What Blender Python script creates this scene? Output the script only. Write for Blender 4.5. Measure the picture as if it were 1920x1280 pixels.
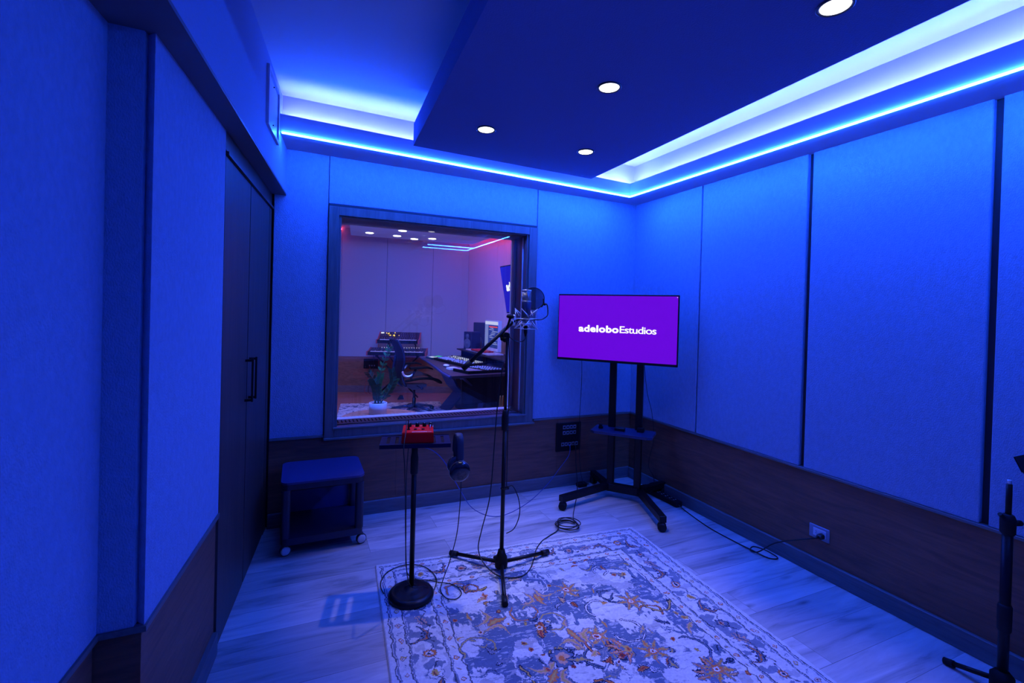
import bpy, bmesh, math, random
import numpy as np
from mathutils import Vector, Matrix, Euler
random.seed(7)
PI = math.pi
SC = bpy.context.scene
for o in list(bpy.data.objects): bpy.data.objects.remove(o)
C = SC.collection

# ------------------------------------------------------------------ camera
cd = bpy.data.cameras.new('camera'); cam = bpy.data.objects.new('camera', cd); C.objects.link(cam)
F = Vector((0.410264, 0.911916, -0.0099)).normalized()
yaw = 0.4228; pitch = -0.0099; roll = 0.0272
F = Vector((math.sin(yaw)*math.cos(pitch), math.cos(yaw)*math.cos(pitch), math.sin(pitch)))
R0 = Vector((math.cos(yaw), -math.sin(yaw), 0)); U0 = R0.cross(F)
Rv = R0*math.cos(roll)+U0*math.sin(roll); Uv = -R0*math.sin(roll)+U0*math.cos(roll)
m = Matrix((Rv, Uv, -F)).transposed().to_4x4(); m.translation = (0, 0, 1.45)
cam.matrix_world = m
cd.sensor_width = 36; cd.lens = 889.91/1920*36; cd.shift_y = -0.0247; cd.clip_start = .02; cd.clip_end = 60
cd.dof.use_dof = True; cd.dof.focus_distance = 3.1; cd.dof.aperture_fstop = 5.6
SC.camera = cam

# ------------------------------------------------------------------ world, view
w = bpy.data.worlds.new('world'); SC.world = w; w.use_nodes = True
w.node_tree.nodes['Background'].inputs[0].default_value = (0.02, 0.05, 0.3, 1)
w.node_tree.nodes['Background'].inputs[1].default_value = 0.02
SC.view_settings.view_transform = 'Standard'; SC.view_settings.look = 'None'
SC.view_settings.gamma = 1; SC.view_settings.exposure = 0.0; SC.view_settings.use_curve_mapping = False
try:
    SC.cycles.use_denoising = True; SC.cycles.max_bounces = 10; SC.cycles.diffuse_bounces = 6
    SC.cycles.transparent_max_bounces = 16; SC.cycles.caustics_reflective = False; SC.cycles.caustics_refractive = False
    SC.cycles.sample_clamp_indirect = 6
except Exception: pass

BLUE = (0.02, 0.15, 1.0)
K_LED = 320.0      # exposed strip at the soffit edge
K_COVE = 450.0     # strip hidden behind the fascia
K_DOWN = 27.0     # watts of each visible downlight
K_CTRL = 1.0

def spot(name, loc, power, color, size=95, blend=.6, rad=.045, rot=(0, 0, 0), parent=None):
    l = bpy.data.lights.new(name, 'SPOT'); l.energy = power; l.color = color; l.spot_size = math.radians(size)
    l.spot_blend = blend; l.shadow_soft_size = rad
    o = bpy.data.objects.new(name, l); C.objects.link(o); o.location = loc; o.rotation_euler = rot
    if parent:
        o.parent = parent; o.location = Vector(loc)-parent.location
    return o
def area(name, loc, sx, sy, power, color, rot=(0, 0, 0)):
    l = bpy.data.lights.new(name, 'AREA'); l.shape = 'RECTANGLE'; l.size = sx; l.size_y = sy; l.energy = power; l.color = color
    o = bpy.data.objects.new(name, l); C.objects.link(o); o.location = loc; o.rotation_euler = rot
    return o

# ------------------------------------------------------------------ materials
MC = {}
def nd(nt, t, **kw):
    n = nt.nodes.new(t)
    for k, v in kw.items():
        if k in n.inputs: n.inputs[k].default_value = v
        else: setattr(n, k, v)
    return n
def mat(name, col, rough=.5, metal=0., spec=None, bump=0., bscale=200., var=0., vscale=5., stretch=(1, 1, 1), emit=None, es=0., coat=0.):
    if name in MC: return MC[name]
    mt = bpy.data.materials.new(name); mt.use_nodes = True; nt = mt.node_tree; b = nt.nodes['Principled BSDF']
    b.inputs['Base Color'].default_value = (*col, 1); b.inputs['Roughness'].default_value = rough; b.inputs['Metallic'].default_value = metal
    if spec is not None: b.inputs['Specular IOR Level'].default_value = spec
    if coat: b.inputs['Coat Weight'].default_value = coat
    if emit is not None:
        b.inputs['Emission Color'].default_value = (*emit, 1); b.inputs['Emission Strength'].default_value = es
    tc = nd(nt, 'ShaderNodeTexCoord'); mp = nd(nt, 'ShaderNodeMapping'); mp.inputs['Scale'].default_value = stretch
    nt.links.new(tc.outputs['Object'], mp.inputs[0])
    n = nd(nt, 'ShaderNodeTexNoise', Scale=vscale, Detail=6.0); nt.links.new(mp.outputs[0], n.inputs['Vector'])
    r = nd(nt, 'ShaderNodeMapRange'); r.inputs['From Min'].default_value = .3; r.inputs['From Max'].default_value = .7
    r.inputs['To Min'].default_value = 1-var; r.inputs['To Max'].default_value = 1+var
    nt.links.new(n.outputs[0], r.inputs[0])
    mx = nd(nt, 'ShaderNodeMix', data_type='RGBA', blend_type='MULTIPLY'); mx.inputs[0].default_value = 1
    mx.inputs[6].default_value = (*col, 1); nt.links.new(r.outputs[0], mx.inputs[7]); nt.links.new(mx.outputs[2], b.inputs['Base Color'])
    if bump:
        n2 = nd(nt, 'ShaderNodeTexNoise', Scale=bscale, Detail=3.0); nt.links.new(mp.outputs[0], n2.inputs['Vector'])
        bp = nd(nt, 'ShaderNodeBump', Strength=bump, Distance=.004); nt.links.new(n2.outputs[0], bp.inputs['Height'])
        nt.links.new(bp.outputs[0], b.inputs['Normal'])
    MC[name] = mt; return mt
def emis(name, col, s):
    if name in MC: return MC[name]
    mt = bpy.data.materials.new(name); mt.use_nodes = True; nt = mt.node_tree; nt.nodes.remove(nt.nodes['Principled BSDF'])
    e = nd(nt, 'ShaderNodeEmission', Color=(*col, 1), Strength=s); nt.links.new(e.outputs[0], nt.nodes['Material Output'].inputs[0])
    MC[name] = mt; return mt
def woodmat(name, c1, c2, axis='x', rough=.5, freq=1.0):
    if name in MC: return MC[name]
    mt = bpy.data.materials.new(name); mt.use_nodes = True; nt = mt.node_tree; b = nt.nodes['Principled BSDF']
    tc = nd(nt, 'ShaderNodeTexCoord'); mp = nd(nt, 'ShaderNodeMapping')
    s = {'x': (1.2, 9, 14), 'y': (9, 1.2, 14), 'z': (12, 12, 1.0)}[axis]
    mp.inputs['Scale'].default_value = [q*freq for q in s]; nt.links.new(tc.outputs['Object'], mp.inputs[0])
    n = nd(nt, 'ShaderNodeTexNoise', Scale=2.2, Detail=8.0, Roughness=.62, Distortion=1.3); nt.links.new(mp.outputs[0], n.inputs['Vector'])
    cr = nd(nt, 'ShaderNodeValToRGB'); cr.color_ramp.elements[0].position = .33; cr.color_ramp.elements[1].position = .7
    cr.color_ramp.elements[0].color = (*c1, 1); cr.color_ramp.elements[1].color = (*c2, 1)
    nt.links.new(n.outputs[0], cr.inputs[0]); nt.links.new(cr.outputs[0], b.inputs['Base Color'])
    b.inputs['Roughness'].default_value = rough
    bp = nd(nt, 'ShaderNodeBump', Strength=.15, Distance=.002); nt.links.new(n.outputs[0], bp.inputs['Height']); nt.links.new(bp.outputs[0], b.inputs['Normal'])
    MC[name] = mt; return mt

FAB = mat('wall_fabric', (.31, .42, .58), .95, spec=.1, bump=.9, bscale=240, var=.07, vscale=60, stretch=(1, 1, .6))
PAINT = mat('white_paint', (.58, .62, .70), .7, spec=.2, bump=.08, bscale=60)
CLOUDP = mat('cloud_fabric', (.17, .22, .42), .95, spec=.05, bump=.5, bscale=160)
CORE = mat('dark_groove', (.05, .05, .06), .9)
WOOD = woodmat('wainscot_wood', (.14, .052, .026), (.27, .10, .048), 'x', .55)
WOODY = woodmat('wainscot_wood_side', (.14, .052, .026), (.27, .10, .048), 'y', .55)
WOODV = woodmat('cupboard_wood', (.05, .032, .025), (.10, .062, .045), 'z', .45)
TRIMW = woodmat('trim_wood', (.10, .10, .105), (.17, .165, .165), 'x', .45)
TRIMY = woodmat('trim_wood_side', (.10, .10, .105), (.17, .165, .165), 'y', .45)
TRIMV = woodmat('trim_wood_upright', (.10, .10, .105), (.17, .165, .165), 'z', .45)
CWOOD = woodmat('control_wood', (.20, .075, .04), (.38, .15, .08), 'x', .5)
JAMBW = woodmat('jamb_wood', (.42, .36, .38), (.58, .50, .52), 'z', .5)
BLK = mat('black_metal', (.004, .004, .005), .42, spec=.3)
BLKM = mat('black_matte', (.004, .004, .005), .7, spec=.2)
RUB = mat('black_rubber', (.006, .006, .007), .6, spec=.3)
CABLE = mat('black_cable', (.006, .006, .007), .5)
BCABLE = mat('blue_cable', (.03, .06, .28), .5)
OCABLE = mat('orange_cable', (.55, .20, .05), .5)
RCABLE = mat('red_cable', (.5, .06, .04), .5)
CHR = mat('chrome', (.92, .92, .95), .30, .85)
NICK = mat('satin_nickel', (.62, .58, .52), .32, 1.)
WHT = mat('white_plastic', (.80, .80, .82), .4)
LEDB = emis('led_strip_light', (.42, .62, 1.0), 1)
GREYP = mat('grey_plastic', (.25, .26, .30), .45)

def led_material(name, col, s):
    return emis(name, col, s)
M_LED = led_material('led_edge', (.012, .088, 1.0), K_LED)
M_COVE = led_material('led_cove', (.060, .086, 1.0), K_COVE)

# ------------------------------------------------------------------ mesh helpers
class MB:
    def __init__(s): s.bm = bmesh.new()
    def box(s, a, b, bev=0., M=None, seg=1):
        a = Vector(a); b = Vector(b); c = (a+b)/2; d = b-a
        r = bmesh.ops.create_cube(s.bm, size=1.0, matrix=Matrix.Translation(c) @ Matrix.Diagonal((abs(d.x), abs(d.y), abs(d.z), 1)))
        vs = r['verts']
        if bev > 0:
            es = list({e for v in vs for e in v.link_edges})
            rr = bmesh.ops.bevel(s.bm, geom=es, offset=bev, segments=seg, profile=.5, affect='EDGES')
            vs = list({v for f in rr['faces'] for v in f.verts} | {v for v in vs if v.is_valid})
        if M is not None: bmesh.ops.transform(s.bm, matrix=M, verts=[v for v in vs if v.is_valid])
        return s
    def prism(s, poly, z0, z1):
        lo = [s.bm.verts.new((p[0], p[1], z0)) for p in poly]; hi = [s.bm.verts.new((p[0], p[1], z1)) for p in poly]
        n = len(poly); fs = [s.bm.faces.new(lo[::-1]), s.bm.faces.new(hi)]
        for i in range(n): fs.append(s.bm.faces.new((lo[i], lo[(i+1) % n], hi[(i+1) % n], hi[i])))
        bmesh.ops.recalc_face_normals(s.bm, faces=fs)
        return s
    def extrude_poly(s, pts, d):
        """closed planar polygon of 3D points, pushed along vector d"""
        d = Vector(d); lo = [s.bm.verts.new(Vector(p)) for p in pts]; hi = [s.bm.verts.new(Vector(p)+d) for p in pts]
        n = len(pts); fs = [s.bm.faces.new(lo[::-1]), s.bm.faces.new(hi)]
        for i in range(n): fs.append(s.bm.faces.new((lo[i], lo[(i+1) % n], hi[(i+1) % n], hi[i])))
        bmesh.ops.recalc_face_normals(s.bm, faces=fs)
        return s
    def ring(s, c, u, v, r, n, r2=None):
        r2 = r if r2 is None else r2
        return [s.bm.verts.new(c+u*(r*math.cos(2*PI*i/n))+v*(r2*math.sin(2*PI*i/n))) for i in range(n)]
    def skinrings(s, rings, cap=True, closed=False):
        fs = []
        N = len(rings)
        for k in range(N if closed else N-1):
            A = rings[k]; B = rings[(k+1) % N]; n = len(A)
            for i in range(n): fs.append(s.bm.faces.new((A[i], A[(i+1) % n], B[(i+1) % n], B[i])))
        if cap and not closed:
            fs.append(s.bm.faces.new(rings[0][::-1])); fs.append(s.bm.faces.new(rings[-1]))
        for f in fs: f.smooth = True
        if cap and not closed: fs[-1].smooth = False; fs[-2].smooth = False
        bmesh.ops.recalc_face_normals(s.bm, faces=fs)
    def cyl(s, p, q, r, n=20, r2=None):
        p = Vector(p); q = Vector(q); a = (q-p).normalized(); u = a.orthogonal().normalized(); v = a.cross(u)
        s.skinrings([s.ring(p, u, v, r, n), s.ring(q, u, v, r if r2 is None else r2, n)]); return s
    def lathe(s, prof, c=(0, 0, 0), axis=(0, 0, 1), n=32):
        """profile of (radius, height) along the axis"""
        c = Vector(c); a = Vector(axis).normalized(); u = a.orthogonal().normalized(); v = a.cross(u)
        s.skinrings([s.ring(c+a*h, u, v, max(r, 1e-4), n) for r, h in prof]); return s
    def tube(s, pts, r, n=8, closed=False, rads=None):
        pts = [Vector(p) for p in pts]; N = len(pts); rings = []; u = None
        for i, p in enumerate(pts):
            if closed: t = (pts[(i+1) % N]-pts[i-1])
            else: t = pts[min(i+1, N-1)]-pts[max(i-1, 0)]
            t = t.normalized()
            if u is None: u = t.orthogonal().normalized()
            u = (u-t*u.dot(t)); u = u.normalized() if u.length > 1e-6 else t.orthogonal().normalized()
            rings.append(s.ring(p, u, t.cross(u), rads[i] if rads else r, n))
        s.skinrings(rings, closed=closed); return s
    def torus(s, c, R, r, axis=(0, 0, 1), n=40, k=8):
        c = Vector(c); a = Vector(axis).normalized(); u = a.orthogonal().normalized(); v = a.cross(u)
        return s.tube([c+u*(R*math.cos(2*PI*i/n))+v*(R*math.sin(2*PI*i/n)) for i in range(n)], r, k, closed=True)
    def sph(s, c, r, sc=(1, 1, 1), n=16):
        r_ = bmesh.ops.create_uvsphere(s.bm, u_segments=n, v_segments=max(6, n//2), radius=r, matrix=Matrix.Translation(c) @ Matrix.Diagonal((*sc, 1)))
        for v in r_['verts']:
            for f in v.link_faces: f.smooth = True
        return s
    def grid(s, P, thick=None):
        """P[i][j] -> points, single sheet"""
        V = [[s.bm.verts.new(Vector(p)) for p in row] for row in P]
        for i in range(len(V)-1):
            for j in range(len(V[0])-1):
                f = s.bm.faces.new((V[i][j], V[i+1][j], V[i+1][j+1], V[i][j+1])); f.smooth = True
        return s

def smooth(pts, n=8, closed=False):
    pts = [Vector(p) for p in pts]; out = []; N = len(pts)
    for i in range(N if closed else N-1):
        p0 = pts[(i-1) % N] if (closed or i > 0) else pts[0]; p1 = pts[i]; p2 = pts[(i+1) % N]
        p3 = pts[(i+2) % N] if (closed or i+2 < N) else pts[-1]
        for k in range(n):
            t = k/n
            out.append(.5*((2*p1)+(-p0+p2)*t+(2*p0-5*p1+4*p2-p3)*t*t+(-p0+3*p1-3*p2+p3)*t**3))
    if not closed: out.append(pts[-1])
    return out

WM = {}
def thing(name, label, cat, loc=(0, 0, 0), rotz=0., group=None, rot=None):
    o = bpy.data.objects.new(name, None); C.objects.link(o); o.empty_display_size = .1
    o.location = loc; o.rotation_euler = rot if rot else (0, 0, rotz); o['label'] = label; o['category'] = cat
    if group: o['group'] = group
    WM[o.name] = Matrix.Translation(loc) @ Euler(o.rotation_euler).to_matrix().to_4x4()
    return o
def obj(name, mb, m, parent=None, world=True, label=None):
    """links the mesh as ONE object; world=True: vertices were given in room coordinates"""
    root = parent
    while root is not None and root.name not in WM and root.parent: root = root.parent
    if parent is not None and world and root.name in WM:
        bmesh.ops.transform(mb.bm, matrix=WM[root.name].inverted(), verts=mb.bm.verts)
    me = bpy.data.meshes.new(name); mb.bm.to_mesh(me); mb.bm.free()
    for q in (m if isinstance(m, (list, tuple)) else [m]): me.materials.append(q)
    o = bpy.data.objects.new(name, me); C.objects.link(o)
    if parent is not None: o.parent = parent
    if label: o['label'] = label
    return o
def struct(name, mb, m, parent=None):
    o = obj(name, mb, m, parent, world=False)
    if parent is None: o['kind'] = 'structure'
    return o
def single(name, mb, m, label, cat, group=None, base=None):
    if base is not None: bmesh.ops.translate(mb.bm, verts=mb.bm.verts, vec=-Vector(base))
    o = obj(name, mb, m); o['label'] = label; o['category'] = cat
    if group: o['group'] = group
    if base is not None: o.location = base
    return o
def dup(root, loc, label, rotz=None, group=None):
    r = root.copy(); C.objects.link(r); r.location = loc; r['label'] = label
    if rotz is not None: r.rotation_euler = (0, 0, rotz)
    if group: r['group'] = group
    for ch in list(root.children):
        c = ch.copy(); C.objects.link(c); c.parent = r
        for g in ch.children:
            dd = g.copy(); C.objects.link(dd); dd.parent = c
    return r

# ================================================================== SETTING
B = 3.4236; RX = 2.722; SL = -.1023
def Sx(y): return -.0897+SL*(B-y)
def Wx(y): return -.1688+SL*(B-y)
def Lx(y): return -.461-SL*(y-1.55)
H1 = .571       # top of the wood wainscot
ZS = 2.434      # underside of the soffit
ZC = 2.711      # ceiling
ZU = 2.162      # underside of the left bulkhead
YR = -1.0       # wall behind the camera

# floor
def floormat():
    mt = bpy.data.materials.new('plank_floor'); mt.use_nodes = True; nt = mt.node_tree; b = nt.nodes['Principled BSDF']; L = nt.links.new
    tc = nd(nt, 'ShaderNodeTexCoord'); mp = nd(nt, 'ShaderNodeMapping'); L(tc.outputs['Object'], mp.inputs[0])
    mp.inputs['Location'].default_value = (.35, .03, 0)
    br = nd(nt, 'ShaderNodeTexBrick'); br.offset = .37; br.inputs['Scale'].default_value = 1
    br.inputs['Brick Width'].default_value = 1.22; br.inputs['Row Height'].default_value = .182
    br.inputs['Mortar Size'].default_value = .0012; br.inputs['Mortar Smooth'].default_value = .1
    br.inputs['Color1'].default_value = (0, 0, 0, 1); br.inputs['Color2'].default_value = (1, 1, 1, 1); br.inputs['Mortar'].default_value = (.5, .5, .5, 1)
    L(mp.outputs[0], br.inputs[0])
    # each plank gets its own slice of grain
    sc = nd(nt, 'ShaderNodeVectorMath', operation='SCALE'); sc.inputs['Scale'].default_value = 9.0; L(br.outputs['Color'], sc.inputs[0])
    ad = nd(nt, 'ShaderNodeVectorMath', operation='ADD'); L(mp.outputs[0], ad.inputs[0]); L(sc.outputs[0], ad.inputs[1])
    m2 = nd(nt, 'ShaderNodeMapping'); m2.inputs['Scale'].default_value = (1.1, 8, 1); L(ad.outputs[0], m2.inputs[0])
    n1 = nd(nt, 'ShaderNodeTexNoise', Scale=1.6, Detail=9.0, Roughness=.6, Distortion=.8); L(m2.outputs[0], n1.inputs['Vector'])
    cr = nd(nt, 'ShaderNodeValToRGB'); e = cr.color_ramp.elements
    e[0].position = .30; e[0].color = (.30, .28, .27, 1); e[1].position = .68; e[1].color = (.80, .75, .70, 1)
    x = cr.color_ramp.elements.new(.47); x.color = (.60, .56, .53, 1); L(n1.outputs[0], cr.inputs[0])
    # knots
    m3 = nd(nt, 'ShaderNodeMapping'); m3.inputs['Scale'].default_value = (2.0, 6.0, 1); L(ad.outputs[0], m3.inputs[0])
    vo = nd(nt, 'ShaderNodeTexVoronoi', Scale=1.1); L(m3.outputs[0], vo.inputs['Vector'])
    kr = nd(nt, 'ShaderNodeMapRange'); kr.inputs['From Min'].default_value = .02; kr.inputs['From Max'].default_value = .14
    kr.inputs['To Min'].default_value = .45; kr.inputs['To Max'].default_value = 1; L(vo.outputs['Distance'], kr.inputs[0])
    pv = nd(nt, 'ShaderNodeMapRange'); pv.inputs['To Min'].default_value = .72; pv.inputs['To Max'].default_value = 1.12; L(br.outputs['Color'], pv.inputs[0])
    mu = nd(nt, 'ShaderNodeMath', operation='MULTIPLY'); L(kr.outputs[0], mu.inputs[0]); L(pv.outputs[0], mu.inputs[1])
    mo = nd(nt, 'ShaderNodeMapRange'); mo.inputs['To Min'].default_value = 1; mo.inputs['To Max'].default_value = .45; L(br.outputs['Fac'], mo.inputs[0])
    mu2 = nd(nt, 'ShaderNodeMath', operation='MULTIPLY'); L(mu.outputs[0], mu2.inputs[0]); L(mo.outputs[0], mu2.inputs[1])
    mx = nd(nt, 'ShaderNodeMix', data_type='RGBA', blend_type='MULTIPLY'); mx.inputs[0].default_value = 1
    L(cr.outputs[0], mx.inputs[6]); L(mu2.outputs[0], mx.inputs[7]); L(mx.outputs[2], b.inputs['Base Color'])
    b.inputs['Roughness'].default_value = .42; b.inputs['Specular IOR Level'].default_value = .35
    bp = nd(nt, 'ShaderNodeBump', Strength=.2, Distance=.002); L(n1.outputs[0], bp.inputs['Height']); L(bp.outputs[0], b.inputs['Normal'])
    return mt
struct('floor', MB().box((-1.0, YR-.1, -.12), (3.0, B+.30, 0)), floormat())
struct('floor', MB().box((-1.4, B+.30, -.12), (4.2, 9.6, 0)), CWOOD if False else woodmat('control_floor', (.30, .10, .05), (.55, .22, .11), 'x', .4))

# wall_back: core around the window opening, fabric panels, wood wainscot
WX0, WX1, WZ0, WZ1 = .238, 1.668, .625, 2.064   # clear opening
FX0, FX1, FZ0, FZ1 = .172, 1.742, .553, 2.125    # outer edge of the frame
yb = B+.03; ye = B+.30
mb = MB().box((-1.0, yb, -.05), (WX0, ye, 2.9)).box((WX1, yb, -.05), (3.0, ye, 2.9)).box((WX0, yb, -.05), (WX1, ye, WZ0)).box((WX0, yb, WZ1), (WX1, ye, 2.9))
wall_back = struct('wall_back', mb, CORE)
f = MB()
f.box((-.158, B, H1+.012), (FX0-.004, yb, ZS+.03), .003); struct('fabric_panel', f, FAB, wall_back)
f = MB(); f.box((FX0, B, FZ1+.018), (FX1-.002, yb, ZS+.03), .003); struct('fabric_panel', f, FAB, wall_back)
f = MB(); f.box((FX1+.004, B, H1+.012), (RX+.02, yb, ZS+.03), .003); struct('fabric_panel', f, FAB, wall_back)
f = MB().box((-.158, B+.008, .09), (.66, yb, H1)).box((.661, B+.008, .09), (1.99, yb, H1)).box((1.991, B+.008, .09), (RX+.02, yb, H1)); struct('wainscot', f, WOOD, wall_back)
f = MB().box((-.158, B-.006, H1-.004), (FX0, yb, H1+.011), .002).box((FX1+.012, B-.006, H1-.004), (RX, yb, H1+.011), .002); struct('ledge_trim', f, TRIMW, wall_back)
f = MB().box((-.158, B-.010, 0), (RX, B+.02, .093), .003); struct('baseboard_back', f, TRIMW)
# cove wall above the soffit
struct('wall_back', MB().prism([(Sx(3.19)-.01, 3.19), (2.60, 3.285), (2.60, yb), (Sx(B)-.02, yb)], ZS+.032, ZC-.0005), PAINT)

# wall_right
edges = [2.655, 1.838, 1.018, .20, -.61]
wr = struct('wall_right', MB().box((RX+.03, YR-.1, -.05), (RX+.2, B+.1, 2.9)), CORE)
ys = [B+.01]+[e+.008 for e in edges[:1]]
pan = [(B, 2.663), (2.650, 1.855), (1.823, 1.035), (1.003, .215), (.185, -.61), (-.64, YR)]
for a, b_ in pan:
    struct('fabric_panel', MB().box((RX, b_, H1+.012), (RX+.03, a, ZS+.03), .003), FAB, wr)
struct('wainscot', MB().box((RX+.008, YR, .09), (RX+.03, B, H1)), WOODY, wr)
struct('ledge_trim', MB().box((RX-.006, YR, H1-.004), (RX+.03, B, H1+.011), .002), TRIMY, wr)
struct('baseboard_right', MB().box((RX-.010, YR, 0), (RX+.02, B-.01, .093), .003), TRIMY)
struct('wall_right', MB().box((2.585, YR, ZS+.026), (RX+.03, 3.284, ZC-.0005)), PAINT)

# wall behind the camera
wk = struct('wall_rear', MB().box((-1.0, YR-.12, -.05), (3.0, YR-.02, 2.9)), CORE)
struct('fabric_panel', MB().box((-.9, YR-.02, H1+.01), (RX, YR, ZC)), FAB, wk)
struct('wainscot', MB().box((-.9, YR-.02, 0), (RX, YR-.005, H1)), WOOD, wk)

# wall_left: near stretch, pillar, cupboard behind it
def strip(y0, y1, fx, th, z0, z1):
    """a slab whose face follows the slanting left wall"""
    return MB().prism([(fx(y0), y0), (fx(y1), y1), (fx(y1)-th, y1), (fx(y0)-th, y0)], z0, z1)
wl = struct('wall_left', MB().prism([(Lx(YR)-.03, YR), (Lx(1.55)-.03, 1.55), (-1.0, 1.55), (-1.0, YR)], -.05, 2.9), CORE)
struct('fabric_panel', strip(YR, 1.549, Lx, .03, H1+.012, ZU+.02), FAB, wl)
struct('wainscot', strip(YR, 1.549, lambda y: Lx(y)-.008, .022, .0, H1), WOODY, wl)
struct('ledge_trim', strip(YR, 1.549, lambda y: Lx(y)+.006, .03, H1-.004, H1+.011), TRIMY, wl)
struct('baseboard_left', strip(YR, 1.548, lambda y: Lx(y)+.008, .02, 0, .093), TRIMY)
PY0, PY1 = 1.55, 2.275
pl = struct('wall_left', MB().prism([(Wx(PY0)-.02, PY0+.02), (Wx(PY1)-.02, PY1), (-1.0, PY1), (-1.0, PY0+.02)], -.05, 2.9), CORE)
struct('fabric_panel', MB().prism([(Wx(PY0), PY0), (Wx(PY1), PY1), (Wx(PY1)-.02, PY1), (Wx(PY0)-.02, PY0+.02)], H1+.012, ZU+.02), FAB, pl)
struct('fabric_panel', MB().prism([(Wx(PY0)-.024, PY0), (Wx(PY0)-.02, PY0+.02), (Lx(PY0)-.02, PY0+.02), (Lx(PY0)-.02, PY0)], H1+.012, ZU+.02), FAB, pl)
struct('wainscot', MB().prism([(Wx(PY0)-.008, PY0+.008), (Wx(PY1)-.008, PY1), (Wx(PY1)-.02, PY1), (Wx(PY0)-.02, PY0+.02)], 0, H1), WOODY, pl)
struct('wainscot', MB().prism([(Wx(PY0)-.009, PY0+.008), (Wx(PY0)-.02, PY0+.02), (Lx(PY0)-.02, PY0+.02), (Lx(PY0)-.02, PY0+.008)], 0, H1), WOOD, pl)
struct('ledge_trim', MB().prism([(Wx(PY0)+.006, PY0-.006), (Wx(PY1)+.006, PY1), (Wx(PY1)-.02, PY1), (Wx(PY0)-.014, PY0+.014), (Lx(PY0), PY0+.014), (Lx(PY0), PY0-.006)], H1-.004, H1+.011), TRIMY, pl)
struct('baseboard_left', MB().prism([(Wx(PY0)+.010, PY0-.010), (Wx(PY1-.01)+.010, PY1-.01), (Wx(PY1-.01)-.01, PY1-.01), (Wx(PY0)-.01, PY0+.006), (Lx(PY0)+.01, PY0+.006), (Lx(PY0)+.01, PY0-.010)], 0, .093), TRIMY)
# wall behind the cupboard, bulkhead above
struct('wall_left', MB().prism([(-.85, 2.275), (-.85, B+.03), (-1.0, B+.03), (-1.0, 2.275)], -.05, 2.9), CORE)
bk = MB().prism([(Sx(YR), YR), (Sx(B), B), (-1.0, B), (-1.0, YR)], ZU+.012, ZC+.02)
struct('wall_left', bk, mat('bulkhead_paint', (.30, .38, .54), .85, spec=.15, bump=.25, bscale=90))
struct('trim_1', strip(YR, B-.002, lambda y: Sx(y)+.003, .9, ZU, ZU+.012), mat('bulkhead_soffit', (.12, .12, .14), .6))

# ceiling, soffit, cove
struct('ceiling', MB().box((-1.0, YR-.1, ZC), (3.0, B+.1, ZC+.1)), PAINT)
SB = 3.135; SRX = 2.476      # inner edges of soffit: back run (y), right run (x)
SF = -.05; SFX = 1.75        # rear run behind the camera
zL = .020
def sof_pt(x, y): return (x, y)
# back run slopes a little towards the corner
def slabz(quad, zl, zr, h, x0=-.35, x1=2.722):
    """box over a quad outline, its underside height varying with x"""
    mb = MB(); zf = lambda x: zl+(zr-zl)*(x-x0)/(x1-x0)
    lo = [mb.bm.verts.new((x, y, zf(x))) for x, y in quad]; hi = [mb.bm.verts.new((x, y, zf(x)+h)) for x, y in quad]
    n = len(quad); fs = [mb.bm.faces.new(lo[::-1]), mb.bm.faces.new(hi)]
    for i in range(n): fs.append(mb.bm.faces.new((lo[i], lo[(i+1) % n], hi[(i+1) % n], hi[i])))
    bmesh.ops.recalc_face_normals(mb.bm, faces=fs); return mb
EY0, EY1 = 3.105, 3.195       # back edge of the soffit at the left bulkhead and at the right corner
def zs(x): return 2.462+(2.424-2.462)*(x+.12)/2.6
def ey(x): return EY0+(EY1-EY0)*(x+.12)/2.6
xl = Sx(EY0)
def slabq(pts, h, dz=0.):
    mb = MB(); lo = [mb.bm.verts.new((x, y, z+dz)) for x, y, z in pts]; hi = [mb.bm.verts.new((x, y, z+dz+h)) for x, y, z in pts]
    n = len(pts); fs = [mb.bm.faces.new(lo[::-1]), mb.bm.faces.new(hi)]
    for i in range(n): fs.append(mb.bm.faces.new((lo[i], lo[(i+1) % n], hi[(i+1) % n], hi[i])))
    bmesh.ops.recalc_face_normals(mb.bm, faces=fs); return mb
cr_ = (SRX, ey(SRX), zs(SRX))
ZRr = zs(SRX)
struct('trim_2', slabq([(xl, EY0+.004, zs(xl)), (SRX+.004, ey(SRX)+.004, ZRr), (RX+.02, B+.01, ZRr-.001), (Sx(B), B+.01, zs(xl))], .03), PAINT)
struct('trim_3', slabq([(SRX+.004, ey(SRX)+.004, ZRr), (SRX+.004, YR, ZRr), (RX+.02, YR, ZRr), (RX+.02, B+.01, ZRr-.001)], .03), PAINT)
struct('trim_4', MB().box((SFX, YR, ZRr), (SRX+.003, SF-.004, ZRr+.03)), PAINT)
# fascia lips
FH = .106
struct('trim_5', slabq([(xl, EY0, zs(xl)), (SRX, ey(SRX), ZRr), (SRX+.014, ey(SRX)+.014, ZRr), (xl, EY0+.014, zs(xl))], FH, .0005), PAINT)
struct('trim_6', slabq([(SRX, ey(SRX)-.0005, ZRr), (SRX, SF, ZRr), (SRX+.014, SF, ZRr), (SRX+.014, ey(SRX)+.0135, ZRr)], FH, .0005), PAINT)
struct('trim_7', MB().box((SFX, SF-.014, ZRr), (SRX-.001, SF, ZRr+FH)), PAINT)
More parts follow.
